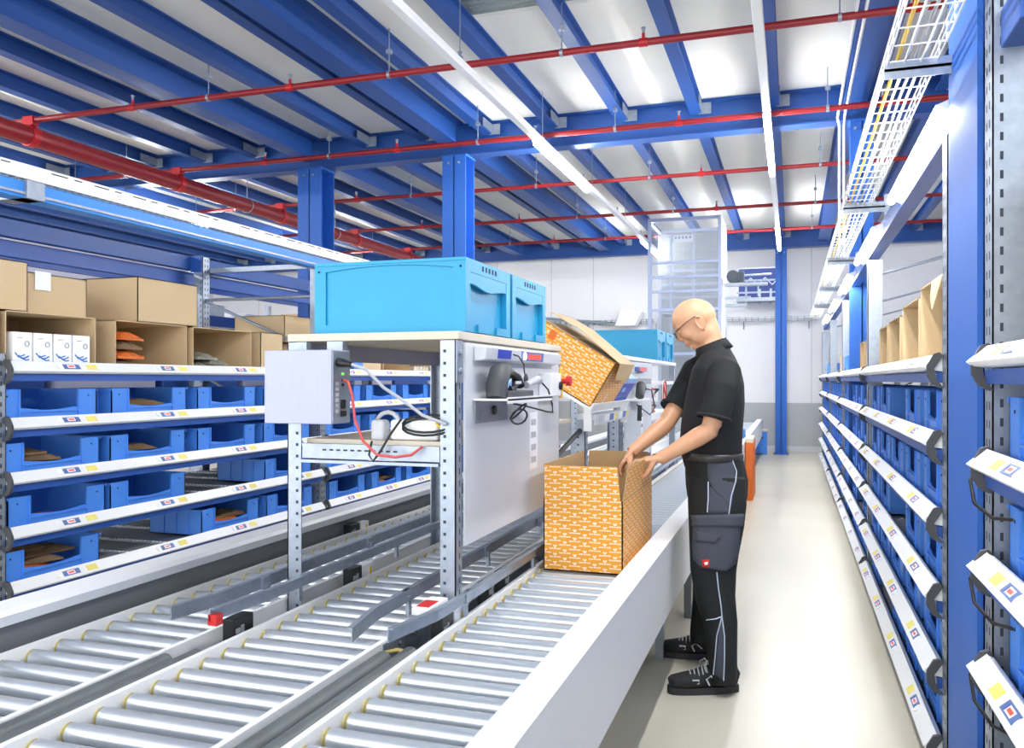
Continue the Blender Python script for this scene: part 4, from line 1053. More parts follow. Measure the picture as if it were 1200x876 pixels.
for y0, y1, m_ in ((4.45, 4.55, 'lab_grey'), (4.6, 4.72, 'lab_white'), (4.73, 4.84, 'disp_blue'), (4.88, 4.95, 'lab_yellow'), (5.0, 5.1, 'lab_white'), (5.13, 5.21, 'disp_blue'), (5.24, 5.3, 'lab_yellow')):
    MB().prism([(-.992, 1.14), (-.990, 1.14), (-.984, 1.178), (-.986, 1.178)], 'y', y0, y1).build('rail_label', m_, t)
for yy in (4.31, 5.31): MB().box((-1.04, yy, 1.1), (-1.0, yy + .02, 1.23)).build('end_plate', 'white_paint', t)
for (y, z1) in ((4.35, 1.16), (5.28, 1.16)):
    angle_post(-1.04, y, .51, z1, -1, 1).build('post', ['galv', 'slot'], t)
    angle_post(-1.60, y, .51, 1.45, 1, 1).build('post', ['galv', 'slot'], t)
MB().box((-1.52, 4.36, .82), (-1.51, 5.2, 1.08)).build('grey_panel', 'mid_grey', t)
MB().box((-1.6, 3.9, 1.15), (-1.1, 4.3, 1.165)).build('lower_board', 'board', t)
MB().tube([(-1.07, 3.86, 1.0), (-1.07, 4.35, 1.1)], .014, 8).build('strut', 'black', t)

def uvbox(mb, name, parent, mats, scale=1):
    """box-project UVs in metres"""
    o = mb.build(name, mats, parent); me = o.data; uvl = me.uv_layers.new(name='UVMap')
    return o
def printed_box(name, label, cat, origin, ex, ey, ez, size, walls, flaps, group=None):
    """carton in its own axes ex, ey, ez; size (sx, sy, sz); open top with standing flaps; UVs in metres"""
    t = thing(name, label, cat, origin, group)
    O = Vector(origin); sx, sy, sz = size; w = .005
    def W(p): return O + ex * p[0] + ey * p[1] + ez * p[2]
    def panel(nm, a, b, nrm, mats=('orange_print', 'kraft_in'), skew=None):
        """slab from corner a to b (thin axis = nrm index), outer face printed"""
        x0, x1 = sorted((a[0], b[0])); y0, y1 = sorted((a[1], b[1])); z0, z1 = sorted((a[2], b[2]))
        co = [(x0, y0, z0), (x1, y0, z0), (x1, y1, z0), (x0, y1, z0), (x0, y0, z1), (x1, y0, z1), (x1, y1, z1), (x0, y1, z1)]
        fs = {(2, -1): (0, 3, 2, 1), (2, 1): (4, 5, 6, 7), (1, -1): (0, 1, 5, 4), (0, 1): (1, 2, 6, 5), (1, 1): (2, 3, 7, 6), (0, -1): (3, 0, 4, 7)}
        if skew: co = [skew(c) for c in co]
        me = bpy.data.meshes.new(nm); base = Vector(origin)
        keys = list(fs)
        me.from_pydata([tuple(W(c) - base) for c in co], [], [fs[k] for k in keys])
        for k in mats: me.materials.append(M[k])
        uv = me.uv_layers.new(name='UVMap')
        for pi_, k in enumerate(keys):
            p = me.polygons[pi_]; p.material_index = 0 if k == nrm else 1
            for li, vi in zip(p.loop_indices, p.vertices):
                c = co[vi]
                u, v = (c[1], c[2]) if k[0] == 0 else ((c[0], c[2]) if k[0] == 1 else (c[0], c[1]))
                uv.data[li].uv = (u + .013, v + .004)
        o = bpy.data.objects.new(nm, me); COL.objects.link(o); o.parent = t
        return o
    panel('bottom', (0, 0, 0), (sx, sy, w), (2, -1))
    panel('front_wall', (0, 0, 0), (sx, w, sz), (1, -1)); panel('back_wall', (0, sy - w, 0), (sx, sy, sz), (1, 1))
    panel('left_wall', (0, 0, 0), (w, sy, sz), (0, -1)); panel('right_wall', (sx - w, 0, 0), (sx, sy, sz), (0, 1), walls)
    return t, panel
EX, EY, EZ = Vector((1, 0, 0)), Vector((0, 1, 0)), Vector((0, 0, 1))
t, panel = printed_box('orange_carton', 'orange printed carton standing open on the right lane, gripped by the worker', 'cardboard box', (-.957, 3.275, .601), EX, EY, EZ, (.325, .72, .29), ('orange_print', 'kraft_in'), None)
sz, fz, w = .29, .428, .005
panel('front_flap', (.004, 0, sz), (.315, w, fz - .004), (1, -1), skew=lambda c: (c[0] - (.012 if c[2] > .3 and c[0] > .2 else 0) + (.0 if c[0] > .2 else .0), c[1], c[2]))
panel('back_flap', (.012, .72 - w, sz), (.31, .72, fz), (1, 1), skew=lambda c: (c[0] + (.01 if c[2] > .3 and c[0] < .1 else 0), c[1], c[2]))
panel('left_flap', (0, .006, sz), (w, .70, fz), (0, -1), skew=lambda c: (c[0], c[1] - (.012 if c[2] > .3 and c[1] > .5 else 0), c[2]))
panel('right_flap', (.325 - w, .012, sz), (.325, .71, fz - .006), (0, 1), skew=lambda c: (c[0] + (.02 if c[2] > .3 else 0), c[1] + (.02 if c[2] > .3 and c[1] < .3 else 0), c[2]))
MB().box((-.632, 3.29, .8895), (-.6313, 3.985, .8915)).build('crease', 'kraft_in', t)
# tilted orange carton on the shelf
e_dn = Vector((nx, 0, -nz)); e_up = Vector((nz, 0, nx))
o = Vector(TS(.46, 4.33, .001))
t, panel = printed_box('orange_carton', 'orange printed carton lying tilted on the white shelf between the stations', 'cardboard box', tuple(o), e_dn, EY, e_up, (.455, .55, .27), ('orange_print', 'kraft_in'), None)
panel('top_flap', (.0, .0, .266), (.455, .55, .271), (2, 1), mats=('kraft', 'kraft'))
panel('top_flap', (.17, -.004, .276), (.475, .40, .281), (2, 1), mats=('kraft', 'kraft'), skew=lambda c: (c[0], c[1], c[2] + .05 * max(0, (.475 - c[0]) / .3)))
panel('hanging_flap', (.472, -.004, .19), (.477, .40, .281), (0, 1), mats=('kraft', 'kraft'), skew=lambda c: (c[0] + (.012 if c[2] < .25 else 0), c[1] + (.06 if c[2] < .25 and c[1] < .1 else 0), c[2]))
panel('top_flap', (-.0, .03, .29), (.16, .50, .295), (2, 1), mats=('kraft', 'kraft'), skew=lambda c: (c[0], c[1], c[2] + .03))
panel('shipping_label', (.06, -.001, .2), (.1, 0, .25), (1, -1), mats=('orange', 'orange'))
MB().box((0, 0, 0), (.001, .02, .06)).xf(Matrix(((e_dn.x, 0, e_up.x, TS(0.004, 4.55, .02)[0]), (0, 1, 0, 4.55), (e_dn.z, 0, e_up.z, TS(0.004, 4.55, .02)[2]), (0, 0, 0, 1)))).build('white_tape', 'lab_white', t)
# blue carton behind it
t = thing('blue_carton', 'blue printed carton on the tilted shelf, right of the orange one', 'carton', TS(.02, 5.0, .001))
b = slab(MB(), .012, .2, 4.9, 5.30, .002, .14); b.build('box_body', 'deep_blue', t)
b = slab(MB(), .012, .2, 4.9, 5.30, .14, .175); b.build('lid', 'sky_print', t)
b = slab(MB(), .0112, .012, 4.96, 5.2, .03, .035); slab(b, .0112, .012, 4.96, 5.1, .045, .05); slab(b, .0112, .012, 5.0, 5.08, .08, .11); b.build('printed_lines', 'sky_print', t)

# ------------------------------------------------------------------ vertical lift at the far end
t = thing('vertical_lift', 'tall transparent vertical lift cage with pale frame behind the worker', 'lift', (-1.53, 13.4, 0))
x0, x1, y0, y1, z1 = -2.1, -1.0, 12.9, 14.0, 3.84
w_ = .05
for x in (x0, x1 - w_):
    for y in (y0, y1 - w_): MB().box((x, y, 0), (x + w_, y + w_, z1)).build('corner_post', 'alu', t, bevel=.004)
for z in (.05, .9, 1.75, 2.42, 2.70, 2.92, 3.14, z1 - w_):
    for y in (y0, y1 - w_): MB().box((x0 + w_, y, z), (x1 - w_, y + w_, z + (.04 if z < 3.5 else w_))).build('crossbar', 'alu', t)
for z in (.05, 1.75, z1 - w_):
    for x in (x0, x1 - w_): MB().box((x, y0 + w_, z), (x + w_, y1 - w_, z + w_)).build('side_bar', 'alu', t)
MB().box((x0 + w_, y0 + .02, .1), (x1 - w_, y0 + .026, z1 - w_)).build('front_pane', 'poly', t)
MB().box((x1 - .03, y0 + w_, .1), (x1 - .024, y1 - w_, z1 - w_)).build('side_panel', 'wall_white', t)
MB().box((x1 - .02, y0 + .35, 3.2), (x1 - .012, y0 + .55, 3.7)).build('side_slot', 'mid_grey', t)
for x in (-1.85, -1.5): MB().box((x, 13.5, .1), (x + .04, 13.54, 3.7)).build('inner_mast', 'alu', t)
b = MB()
for k in range(14): b.box((x0 + .1, 13.9, 1.0 + .19 * k), (x1 - .1, 13.91, 1.01 + .19 * k))
for k in range(7): b.box((x0 + .12 + .15 * k, 13.9, 1.0), (x0 + .125 + .15 * k, 13.91, 3.6))
b.build('rear_mesh', 'galv_dull', t)
MB().box((-1.75, 13.2, 3.5), (-1.45, 13.22, 3.62)).build('inner_sign', 'lab_white', t)
b = MB()
for k in range(5): b.box((-1.73 + .055 * k, 13.198, 3.56), (-1.70 + .055 * k, 13.2, 3.6))
b.build('sign_marks', 'disp_blue', t)
MB().box((x0 + w_, 13.96, .9), (x1 - w_, 13.97, 3.78)).build('rear_pane', 'mid_grey', t)
MB().box((-1.95, 13.2, 2.4), (-1.3, 13.8, 2.5)).build('platform', 'galv', t)
t = thing('drive_motor', 'dark round electric motor with gearbox beside the vertical lift', 'motor', (-.83, 13.6, 2.85))
b = MB().tube([(-.86, 13.3, 2.96), (-.86, 13.62, 2.96)], .095, 24).tube([(-.86, 13.27, 2.96), (-.86, 13.3, 2.96)], .07, 20); b.build('motor_housing', 'motor', t)
MB().box((-.79, 13.4, 2.86), (-.7, 13.62, 3.05)).build('gearbox', 'motor', t, bevel=.01)
MB().tube([(-.7, 13.5, 2.99), (-.3, 13.5, 3.0)], .018, 8).build('shaft', 'galv', t)
b = MB().box((-1.0, 13.3, 2.82), (-.35, 13.5, 2.86)).box((-1.0, 13.4, 2.62), (-.6, 13.45, 2.66)).box((-.68, 13.4, 2.6), (-.66, 13.44, 2.86)).box((-.5, 13.4, 2.66), (-.48, 13.44, 2.83)).box((-.99, 13.35, 2.5), (-.65, 13.5, 2.54))
b.build('support_arm', 'galv', t)
t = thing('wall_tray', 'horizontal wire cable tray fixed along the far wall', 'cable tray', (-1.5, 16.9, 2.5))
b = MB()
for z in (2.5, 2.54, 2.58): b.box((-6.5, 16.85, z), (.45, 16.86, z + .008))
x = -6.5
while x < .45: b.box((x, 16.85, 2.5), (x + .008, 16.99, 2.59)); x += .12
b.build('wire_mesh', 'galv', t)
b = MB()
for x in (-6, -4, -2.6, -.9, .3): b.prism([(16.9, 2.5), (16.995, 2.5), (16.995, 2.35)], 'x', x, x + .02)
b.build('bracket', 'galv', t)
t = thing('wall_duct', 'slanted pale duct on the far wall left of the lift', 'duct', (-3.2, 16.6, 2.4))
MB().prism([(-3.35, 2.45), (-2.95, 2.45), (-2.8, 2.72), (-3.2, 2.8)], 'y', 16.5, 16.84).build('duct', 'lab_white', t, bevel=.01)
MB().tube([(-6.5, 16.7, 2.76), (-4.6, 16.7, 2.62), (-3.35, 16.7, 2.5)], .03, 8).build('tube', 'galv', t)
# things at the far end of the line
t = thing('blue_crate', 'blue crate standing on the floor against the far wall', 'crate', (-.64, 16.3, 0))
b = MB().box((-.95, 16.1, 0), (-.45, 16.13, .42)).box((-.95, 16.1, 0), (-.92, 16.6, .42)).box((-.48, 16.1, 0), (-.45, 16.6, .42)).box((-.95, 16.57, 0), (-.45, 16.6, .42)).box((-.95, 16.1, 0), (-.45, 16.6, .02))
b.box((-.97, 16.07, .36), (-.43, 16.1, .42)).box((-.97, 16.09, 0), (-.91, 16.1, .42)).box((-.5, 16.08, 0), (-.43, 16.1, .42))
b.build('crate_body', 'bin_blue', t)
MB().box((-.97, 16.08, .425), (-.43, 16.6, .445)).build('lid', 'board', t)
MB().tube([(-.52, 16.075, .31), (-.52, 16.08, .31)], .018, 10).build('hole_plug', 'hole', t)
t = thing('conveyor_head', 'grey slanted machine head at the far end of the right lane', 'machine', (-.6, 10.8, .66))
MB().prism([(10.4, .661), (11.6, .661), (11.6, .85), (11.1, 1.0), (10.7, .95)], 'x', -.95, -.62).build('housing', 'pale_grey', t, bevel=.01)
MB().box((-.6, 10.5, .665), (-.55, 10.9, .76)).build('blue_panel', 'carton_blue', t)
t = thing('orange_carton', 'orange carton leaning at the far end of the white side guard', 'cardboard box', (-.45, 10.3, 0))
MB().box((-.50, 9.9, 0), (-.42, 10.6, .66)).build('box_body', 'orange', t, bevel=.004)
MB().box((-.50, 9.9, .66), (-.42, 10.6, .7)).build('top_edge', 'board', t)
# ------------------------------------------------------------------ the worker
def remesh(mb, name, mats, voxel, smooth=2, factor=.5):
    """fuse overlapping closed skins into one continuous surface"""
    me = mb.mesh(name + '_raw', mats[:1] if isinstance(mats, list) else [mats])
    bm = bmesh.new(); bm.from_mesh(me); bmesh.ops.remove_doubles(bm, verts=bm.verts, dist=1e-5); bmesh.ops.recalc_face_normals(bm, faces=bm.faces); bm.to_mesh(me); bm.free()
    o = bpy.data.objects.new(name + '_raw', me); COL.objects.link(o)
    r = o.modifiers.new('r', 'REMESH'); r.mode = 'VOXEL'; r.voxel_size = voxel; r.use_smooth_shade = True
    if smooth:
        s_ = o.modifiers.new('s', 'SMOOTH'); s_.factor = factor; s_.iterations = smooth
    bpy.context.view_layer.update()
    dg = bpy.context.evaluated_depsgraph_get()
    out = bpy.data.meshes.new_from_object(o.evaluated_get(dg)); out.name = name
    bpy.data.objects.remove(o)
    return out
def link_mesh(me, name, parent, mats=None):
    off = Vector(wpos(parent)); me.transform(Matrix.Translation(-off))
    if mats:
        me.materials.clear()
        for k in mats: me.materials.append(M[k])
    o = bpy.data.objects.new(name, me); COL.objects.link(o); o.parent = parent
    return o
WK = thing('person', 'bald man in black polo shirt and work trousers gripping the orange carton', 'person', (-.33, 4.0, 0))
# head frame: f forwards (the way he looks), l to his left (towards the camera), u up through the crown
hp = R_(31)
fh = Vector((-math.cos(hp), 0, -math.sin(hp))); uh = Vector((-math.sin(hp), 0, math.cos(hp))); lh = Vector((0, -1, 0))
HC = P(811, 372, 4.0)
def HD(f, l, u): return HC + fh * f + lh * l + uh * u
ax = (fh, lh, uh)
B = MB()
B.ball(HD(0, 0, 0), (.098, .077, .086), axes=ax, nu=28, nv=18)
B.ball(HD(-.018, 0, -.012), (.09, .079, .08), axes=ax, nu=28, nv=18)
B.loft([HD(.01, 0, .0), HD(.012, 0, -.04), HD(.016, 0, -.075), HD(.02, 0, -.1), HD(.03, 0, -.122), HD(.04, 0, -.134)],
       [(.073, .085), (.069, .076), (.063, .07), (.054, .06), (.04, .042), (.022, .024)], lh, 24)
for s_ in (-1, 1):
    B.ball(HD(.074, s_ * .03, -.014), (.018, .03, .009), axes=ax)            # brow
    B.ball(HD(.05, s_ * .040, -.055), (.034, .024, .032), axes=ax)            # cheekbone
    B.ball(HD(-.002, s_ * .044, -.094), (.055, .026, .042), axes=ax)              # jaw corner
    B.ball(HD(.094, s_ * .011, -.066), (.011, .008, .008), axes=ax)           # nostril
    # ear
    e = [HD(-.024 + .018 * math.cos(a) , s_ * (.080 + .008 - .004 * math.cos(a)), -.05 + .031 * math.sin(a)) for a in [i * 2 * PI / 14 for i in range(15)]]
    B.tube(e, .0046, 8)
    B.ball(HD(-.024, s_ * .079, -.052), (.015, .005, .028), axes=ax)
    B.ball(HD(-.010, s_ * .081, -.058), (.006, .006, .008), axes=ax)
    B.ball(HD(-.02, s_ * .081, -.082), (.009, .006, .01), axes=ax)
B.loft([HD(.084, 0, -.010), HD(.094, 0, -.034), HD(.105, 0, -.056), HD(.100, 0, -.067)], [(.009, .01), (.009, .012), (.0115, .011), (.008, .007)], lh, 14)
B.ball(HD(.076, 0, -.088), (.016, .03, .02), axes=ax)
B.ball(HD(.085, 0, -.096), (.008, .021, .0055), axes=ax); B.ball(HD(.082, 0, -.106), (.008, .018, .006), axes=ax)
B.ball(HD(.055, 0, -.122), (.022, .026, .02), axes=ax)
B.loft([HD(.05, 0, -.12), HD(.0, 0, -.112), HD(-.04, 0, -.1)], [(.03, .02), (.05, .03), (.055, .04)], lh, 16)
# neck, trunk
B.loft([HD(-.035, 0, -.05), P(832, 400, 4.0), P(837, 414, 4.0), P(842, 432, 4.0)], [(.058, .06), (.058, .06), (.064, .066), (.09, .075)], (0, 1, 0), 20)
B.loft([P(842, 425, 4.0), P(838, 460, 4.0), P(832, 500, 4.0), P(835, 545, 4.0), P(840, 580, 4.0)], [(.13, .06), (.16, .1), (.14, .11), (.15, .11), (.14, .11)], (0, 1, 0), 20)
# legs inside the trousers
NH, NK, NA = P(840, 572, 3.88), P(838, 690, 3.83), P(846, 790, 3.78)
FH, FK, FA = P(838, 572, 4.11), P(832, 668, 4.14), P(823, 752, 4.17)
for a, k, c_ in ((NH, NK, NA), (FH, FK, FA)): B.loft([a, k, c_], [.07, .05, .038], (0, 1, 0), 12)
# arms
NS, NE, NW = P(848, 432, 3.80), P(833, 503, 3.75), P(774, 537, 3.73)
FS, FE, FW = P(815, 436, 4.17), P(781, 496, 4.02), P(741, 529, 3.88)
def arm(S, E, W_, r0, side):
    d1 = (E - S); d2 = (W_ - E)
    B.loft([S + d1 * .28, S + d1 * .6, E - d1 * .06], [(.04, .04), (.042, .043), (.04, .042)], side, 18)
    B.loft([E - d1 * .12, E + d2 * .02, E + d2 * .25, E + d2 * .55, E + d2 * .85, W_ + d2 * .03], [(.038, .038), (.042, .041), (.043, .042), (.036, .036), (.027, .029), (.024, .03)], side, 18)
arm(NS, NE, NW, .05, (0, 1, 0)); arm(FS, FE, FW, .05, (0, 1, 0))
def finger(pts, r): B.loft(pts, [r * 1.0, r * 1.02, r * .95, r * .8, r * .55][:len(pts)], (0, 1, 0), 10)
# left hand: palm beside the right flap, fingers over its edge, thumb outside
def hand(W_, K, ydir, curl, thumb, yw=.036, bend=1):
    """W_ wrist, K middle knuckle; fingers spread along Y"""
    d = (K - W_)
    B.loft([W_ - d * .1, W_ + d * .3, W_ + d * .75, K], [(.026, .02), (.034, .018), (.04, .016), (.038, .0125)], (0, 1, 0), 18)
    for i, (dy, ln) in enumerate([(-.031, .8), (-.0105, .95), (.0105, 1.0), (.031, .93)]):
        base = K + Vector((0, dy * (1 if ydir > 0 else -1), 0)) - d.normalized() * (.006 if i in (0, 3) else 0)
        pts = [base - d.normalized() * .015]
        for (dx, dz) in curl: pts.append(base + Vector((dx * ln, dy * .12 * ydir, dz * ln)))
        finger(pts, .0088 if i else .0078)
    B.loft(thumb, [.014, .0125, .0105, .0085, .006][:len(thumb)], (0, 1, 0), 12)
K = P(753, 539, 3.73)
hand(NW, K, 1, [(-.004, -.002), (-.034, -.004), (-.052, -.026), (-.056, -.05)], [NW + (K - NW) * .35 + Vector((0, -.02, -.008)), P(762, 549, 3.70), P(757, 556, 3.69), P(752, 559, 3.69)])
K2 = P(731, 541, 3.83)
hand(FW, K2, -1, [(-.002, -.004), (-.016, -.034), (-.014, -.056), (-.004, -.072)], [FW + (K2 - FW) * .4 + Vector((.01, -.018, 0)), P(738, 545, 3.79), P(737, 552, 3.785), P(737, 558, 3.785)])
bodym = remesh(B, 'body', 'skin', .0036, 3)
bm = bmesh.new(); bm.from_mesh(bodym); sel = []
for v in bm.verts:
    r = v.co - HC
    if r.length > .2: continue
    f_, l_, u_ = r.dot(fh), abs(r.dot(lh)), r.dot(uh)
    if -.15 < u_ < .01 and not (l_ > .068 and f_ < .012) and not (l_ < .024 and f_ > .07): sel.append(v)
for _ in range(26): bmesh.ops.smooth_vert(bm, verts=sel, factor=.5, use_axis_x=True, use_axis_y=True, use_axis_z=True)
bm.to_mesh(bodym); bm.free()
body = link_mesh(bodym, 'body', WK, ['skin'])
for s_ in (-1, 1):
    E_ = MB().ball(HD(.078, s_ * .031, -.034), .0105, 0, 14, 10); E_.build('eye', 'eye', WK)
    MB().ball(HD(.0795, s_ * .031, -.0325), (.0118, .0135, .0108), 0, 16, 12, axes=ax).build('eyelid', 'skin', WK)
b = MB().loft([HD(.091, -.018, -.1012), HD(.0945, 0, -.1012), HD(.091, .018, -.1012)], [.0012, .0022, .0012], uh, 8); b.build('lips', 'lip', WK)
# glasses
g = MB()
for s_ in (-1, 1):
    g.tube([HD(.108 - .003 * abs(math.cos(a)), s_ * (.034 + .024 * math.cos(a)), -.036 + .017 * math.sin(a)) for a in [i * PI / 10 for i in range(21)]], .0016, 6)
    g.tube([HD(.104, s_ * .059, -.028), HD(.09, s_ * .073, -.024), HD(.03, s_ * .081, -.014), HD(-.018, s_ * .083, -.012), HD(-.032, s_ * .083, -.03)], .0021, 6)
g.tube([HD(.108, -.011, -.03), HD(.112, 0, -.028), HD(.108, .011, -.03)], .0018, 6)
gl_ = g.build('glasses', 'frame_metal', WK)
for s_ in (-1, 1):
    ln_ = MB(); ln_.loft([HD(.1075, s_ * .034, -.036), HD(.1085, s_ * .034, -.036)], [(.023, .016)] * 2, lh, 20); ln_.build('lens', 'lens', gl_)
# polo shirt
def ringW(y, pf, pb, Y=4.0): 
    a, c_ = P(pf, y, Y), P(pb, y, Y); return (a + c_) / 2, (c_ - a).length / 2
S = MB()
rows = [(545, 803, 869, .165), (534, 800, 870, .168), (518, 797, 870, .172), (495, 799, 871, .18), (468, 804, 873, .188), (448, 808, 872, .195), (432, 812, 868, .19), (420, 818, 862, .15), (411, 822, 856, .1), (404, 825, 850, .075)]
pts, rad = [], []
for (y, a, c_, hw) in rows:
    q, r = ringW(y, a, c_); pts.append(q); rad.append((hw, r))
S.loft(pts, rad, (0, 1, 0), 32, p=2.3)
S.loft([P(846, 432, 3.93), P(849, 436, 3.84), P(846, 455, 3.79), P(840, 478, 3.765), P(836, 491, 3.755)], [(.05, .06), (.07, .074), (.068, .07), (.064, .067), (.063, .069)], (0, 1, 0), 24)
S.loft([P(822, 430, 4.08), P(816, 434, 4.16), P(806, 452, 4.15), P(794, 470, 4.10), P(789, 479, 4.07)], [(.05, .06), (.068, .07), (.064, .066), (.06, .058), (.06, .06)], (0, 1, 0), 24)
S.ball(P(849, 437, 3.85), (.072, .07, .075)); S.ball(P(815, 438, 4.13), (.07, .075, .072))
sh = remesh(S, 'polo_shirt', 'shirt', .006, 4)
sh = link_mesh(sh, 'polo_shirt', WK, ['shirt'])
def ring_band(c, n, rx, ry, h, side, mname, nm, thick=.006, m_=32, open_=0):
    """band around an axis n at c"""
    b = MB(); n = n.normalized(); a = (side - n * side.dot(n)).normalized(); q = n.cross(a); k = m_
    for (rr, hh) in ((1, 0), (1, 1), (-1, 1), (-1, 0)):
        pass
    vs = []
    for i in range(k):
        th = open_ + (2 * PI - 2 * open_) * i / (k - 1 if open_ else k)
        for (t_, hh) in ((0, -h / 2), (thick, -h / 2), (thick, h / 2), (0, h / 2)):
            vs.append(c + a * ((rx + t_) * math.cos(th)) + q * ((ry + t_) * math.sin(th)) + n * hh)
    fs = []
    lim = k - 1 if open_ else k
    for i in range(lim):
        j = (i + 1) % k
        for u in range(4): fs.append((i * 4 + u, i * 4 + (u + 1) % 4, j * 4 + (u + 1) % 4, j * 4 + u))
    if open_: fs += [(0, 1, 2, 3), ((k - 1) * 4 + 3, (k - 1) * 4 + 2, (k - 1) * 4 + 1, (k - 1) * 4)]
    b.add(vs, fs, 0, True)
    return b
# collar: a stand and a fold-over
cb = MB(); k = 28; vs = []; fs = []
n_ = (P(832, 398, 4) - P(838, 414, 4)).normalized(); a_ = Vector((0, 1, 0)); q_ = n_.cross(a_)
cc = P(835, 407.5, 4.0)
for i in range(k):
    th = 2 * PI * i / k; fr = .5 - .5 * math.cos(th - (PI / 2 if q_.x < 0 else -PI / 2)) # 0 at the throat
    top, low = .018 + .004 * fr, -.026 - .012 * (1 - fr)
    for (r, h) in ((.066, top), (.070, top + .002), (.086 + .008 * (1 - fr), low), (.080, low)):
        vs.append(cc + a_ * (r * 1.02 * math.cos(th)) + q_ * (r * 1.05 * math.sin(th)) + n_ * h)
for i in range(k):
    j = (i + 1) % k
    for u in range(4): fs.append((i * 4 + u, i * 4 + (u + 1) % 4, j * 4 + (u + 1) % 4, j * 4 + u))
cb.add(vs, fs, 0, True); cb.build('collar', 'shirt', sh)
for (c_, d_, rr) in ((P(836.5, 489, 3.755), NE - NS, (.066, .071)), (P(789.5, 477.5, 4.07), FE - FS, (.0625, .0625))):
    ring_band(c_, d_, rr[0], rr[1], .016, Vector((0, 1, 0)), 'shirt', 'c', .004).build('sleeve_cuff', 'shirt', sh)
# trousers
T = MB()
def rw(y, a, c_, hw, Y): q, r = ringW(y, a, c_, Y); return q, (hw, r)
for rows in ([(534, 803, 869, .168, 4.0), (548, 803, 873, .178, 4.0), (565, 804, 877, .186, 4.0), (582, 806, 876, .18, 4.0), (592, 812, 868, .13, 4.0)],
             [(560, 806, 874, .09, 3.9), (590, 806, 875, .1, 3.885), (615, 807, 872, .098, 3.87), (645, 808, 866, .09, 3.85), (668, 809, 863, .085, 3.84), (700, 815, 862, .08, 3.825), (730, 824, 864.5, .075, 3.805), (765, 829, 864, .074, 3.79), (790, 832, 864, .075, 3.785), (798, 833, 863, .072, 3.785)],
             [(560, 806, 870, .09, 4.1), (590, 807, 868, .098, 4.115), (625, 808, 860, .09, 4.13), (660, 812, 854, .08, 4.15), (700, 812, 846, .072, 4.165), (735, 809, 838, .07, 4.18), (751, 809, 837, .07, 4.18)]):
    pts, rad = zip(*[rw(*r) for r in rows]); T.loft(pts, list(rad), (0, 1, 0), 28, p=2.2)
tm = remesh(T, 'work_trousers', 'trouser', .006, 3)
bv = BVHTree.FromPolygons([v.co.copy() for v in tm.vertices], [tuple(p.vertices) for p in tm.polygons])
tr = link_mesh(tm, 'work_trousers', WK, ['trouser'])
def on(px, py, lift=.003, tree=None):
    """point on the near side of the cloth, measured from the photograph"""
    o_ = Vector((0, 0, H)); d = (P(px, py, 3.0) - o_).normalized(); h_ = (tree or bv).ray_cast(o_, d)
    if h_[0] is None: return None
    nn = h_[1]; nn = nn if nn.dot(d) < 0 else -nn
    return h_[0] + nn * lift
def patch(outline_l, outline_r, rows, lift, matn, nm, parent, cols=7, thick=.004):
    """cloth panel lying on the trousers between two measured edges; outlines are [(px, py), ...] top to bottom"""
    def lerp(pl, t_):
        k = t_ * (len(pl) - 1); i = min(int(k), len(pl) - 2); f_ = k - i
        return (pl[i][0] + (pl[i + 1][0] - pl[i][0]) * f_, pl[i][1] + (pl[i + 1][1] - pl[i][1]) * f_)
    g_ = []
    for r in range(rows + 1):
        L_, R2 = lerp(outline_l, r / rows), lerp(outline_r, r / rows); row = []
        for c in range(cols + 1):
            q = on(L_[0] + (R2[0] - L_[0]) * c / cols, L_[1] + (R2[1] - L_[1]) * c / cols, lift)
            if q is None: q = row[-1] if row else None
            row.append(q)
        if row[0] is None:
            f_ = next((z for z in row if z is not None), None); row = [z if z is not None else f_ for z in row]
        g_.append(row)
    g_ = [r for r in g_ if r[0] is not None]
    b = MB(); vs = [q for r in g_ for q in r]; n0 = len(vs); R0 = len(g_); C0 = cols + 1
    back = [q + Vector((0, 1, 0)) * (lift + thick) for q in vs]
    fs = [(r * C0 + c, r * C0 + c + 1, (r + 1) * C0 + c + 1, (r + 1) * C0 + c) for r in range(R0 - 1) for c in range(cols)]
    fs2 = [tuple(i + n0 for i in f_[::-1]) for f_ in fs]
    bd = [c for c in range(C0)] + [r * C0 + cols for r in range(1, R0)] + [(R0 - 1) * C0 + c for c in range(cols - 1, -1, -1)] + [r * C0 for r in range(R0 - 2, 0, -1)]
    fs3 = [(bd[i], bd[(i + 1) % len(bd)], bd[(i + 1) % len(bd)] + n0, bd[i] + n0) for i in range(len(bd))]
    b.add(vs + back, fs + fs2 + fs3, 0, True)
    return b.build(nm, matn, parent)
def stripe(pl, matn='piping', r=.0028, nm='piping'):
    pts = []
    for i in range(len(pl) - 1):
        for s_ in range(6):
            q = on(pl[i][0] + (pl[i + 1][0] - pl[i][0]) * s_ / 6, pl[i][1] + (pl[i + 1][1] - pl[i][1]) * s_ / 6, .001)
            if q is not None: pts.append(q)
    q = on(*pl[-1], .001)
    if q is not None: pts.append(q)
    if len(pts) > 1: MB().tube(pts, r, 6).build(nm, matn, tr)
patch([(829, 541), (829, 560), (836, 574), (848, 584)], [(858, 541), (862, 556), (860, 574), (856, 600)], 8, .002, 'trouser_grey', 'hip_panel', tr)
patch([(832, 570), (829, 585), (830, 602)], [(858, 582), (856, 592), (855, 602)], 5, .0015, 'trouser_grey', 'thigh_panel', tr)
pk_ = patch([(814, 612), (813, 640), (814, 655), (822, 664)], [(866, 612), (864, 640), (860, 660), (850, 669)], 9, .010, 'trouser_grey', 'cargo_pocket', tr)
patch([(812, 604), (814, 612), (813, 616)], [(868, 602), (868, 610), (867, 616)], 4, .016, 'trouser_grey', 'pocket_flap', pk_, thick=.006)
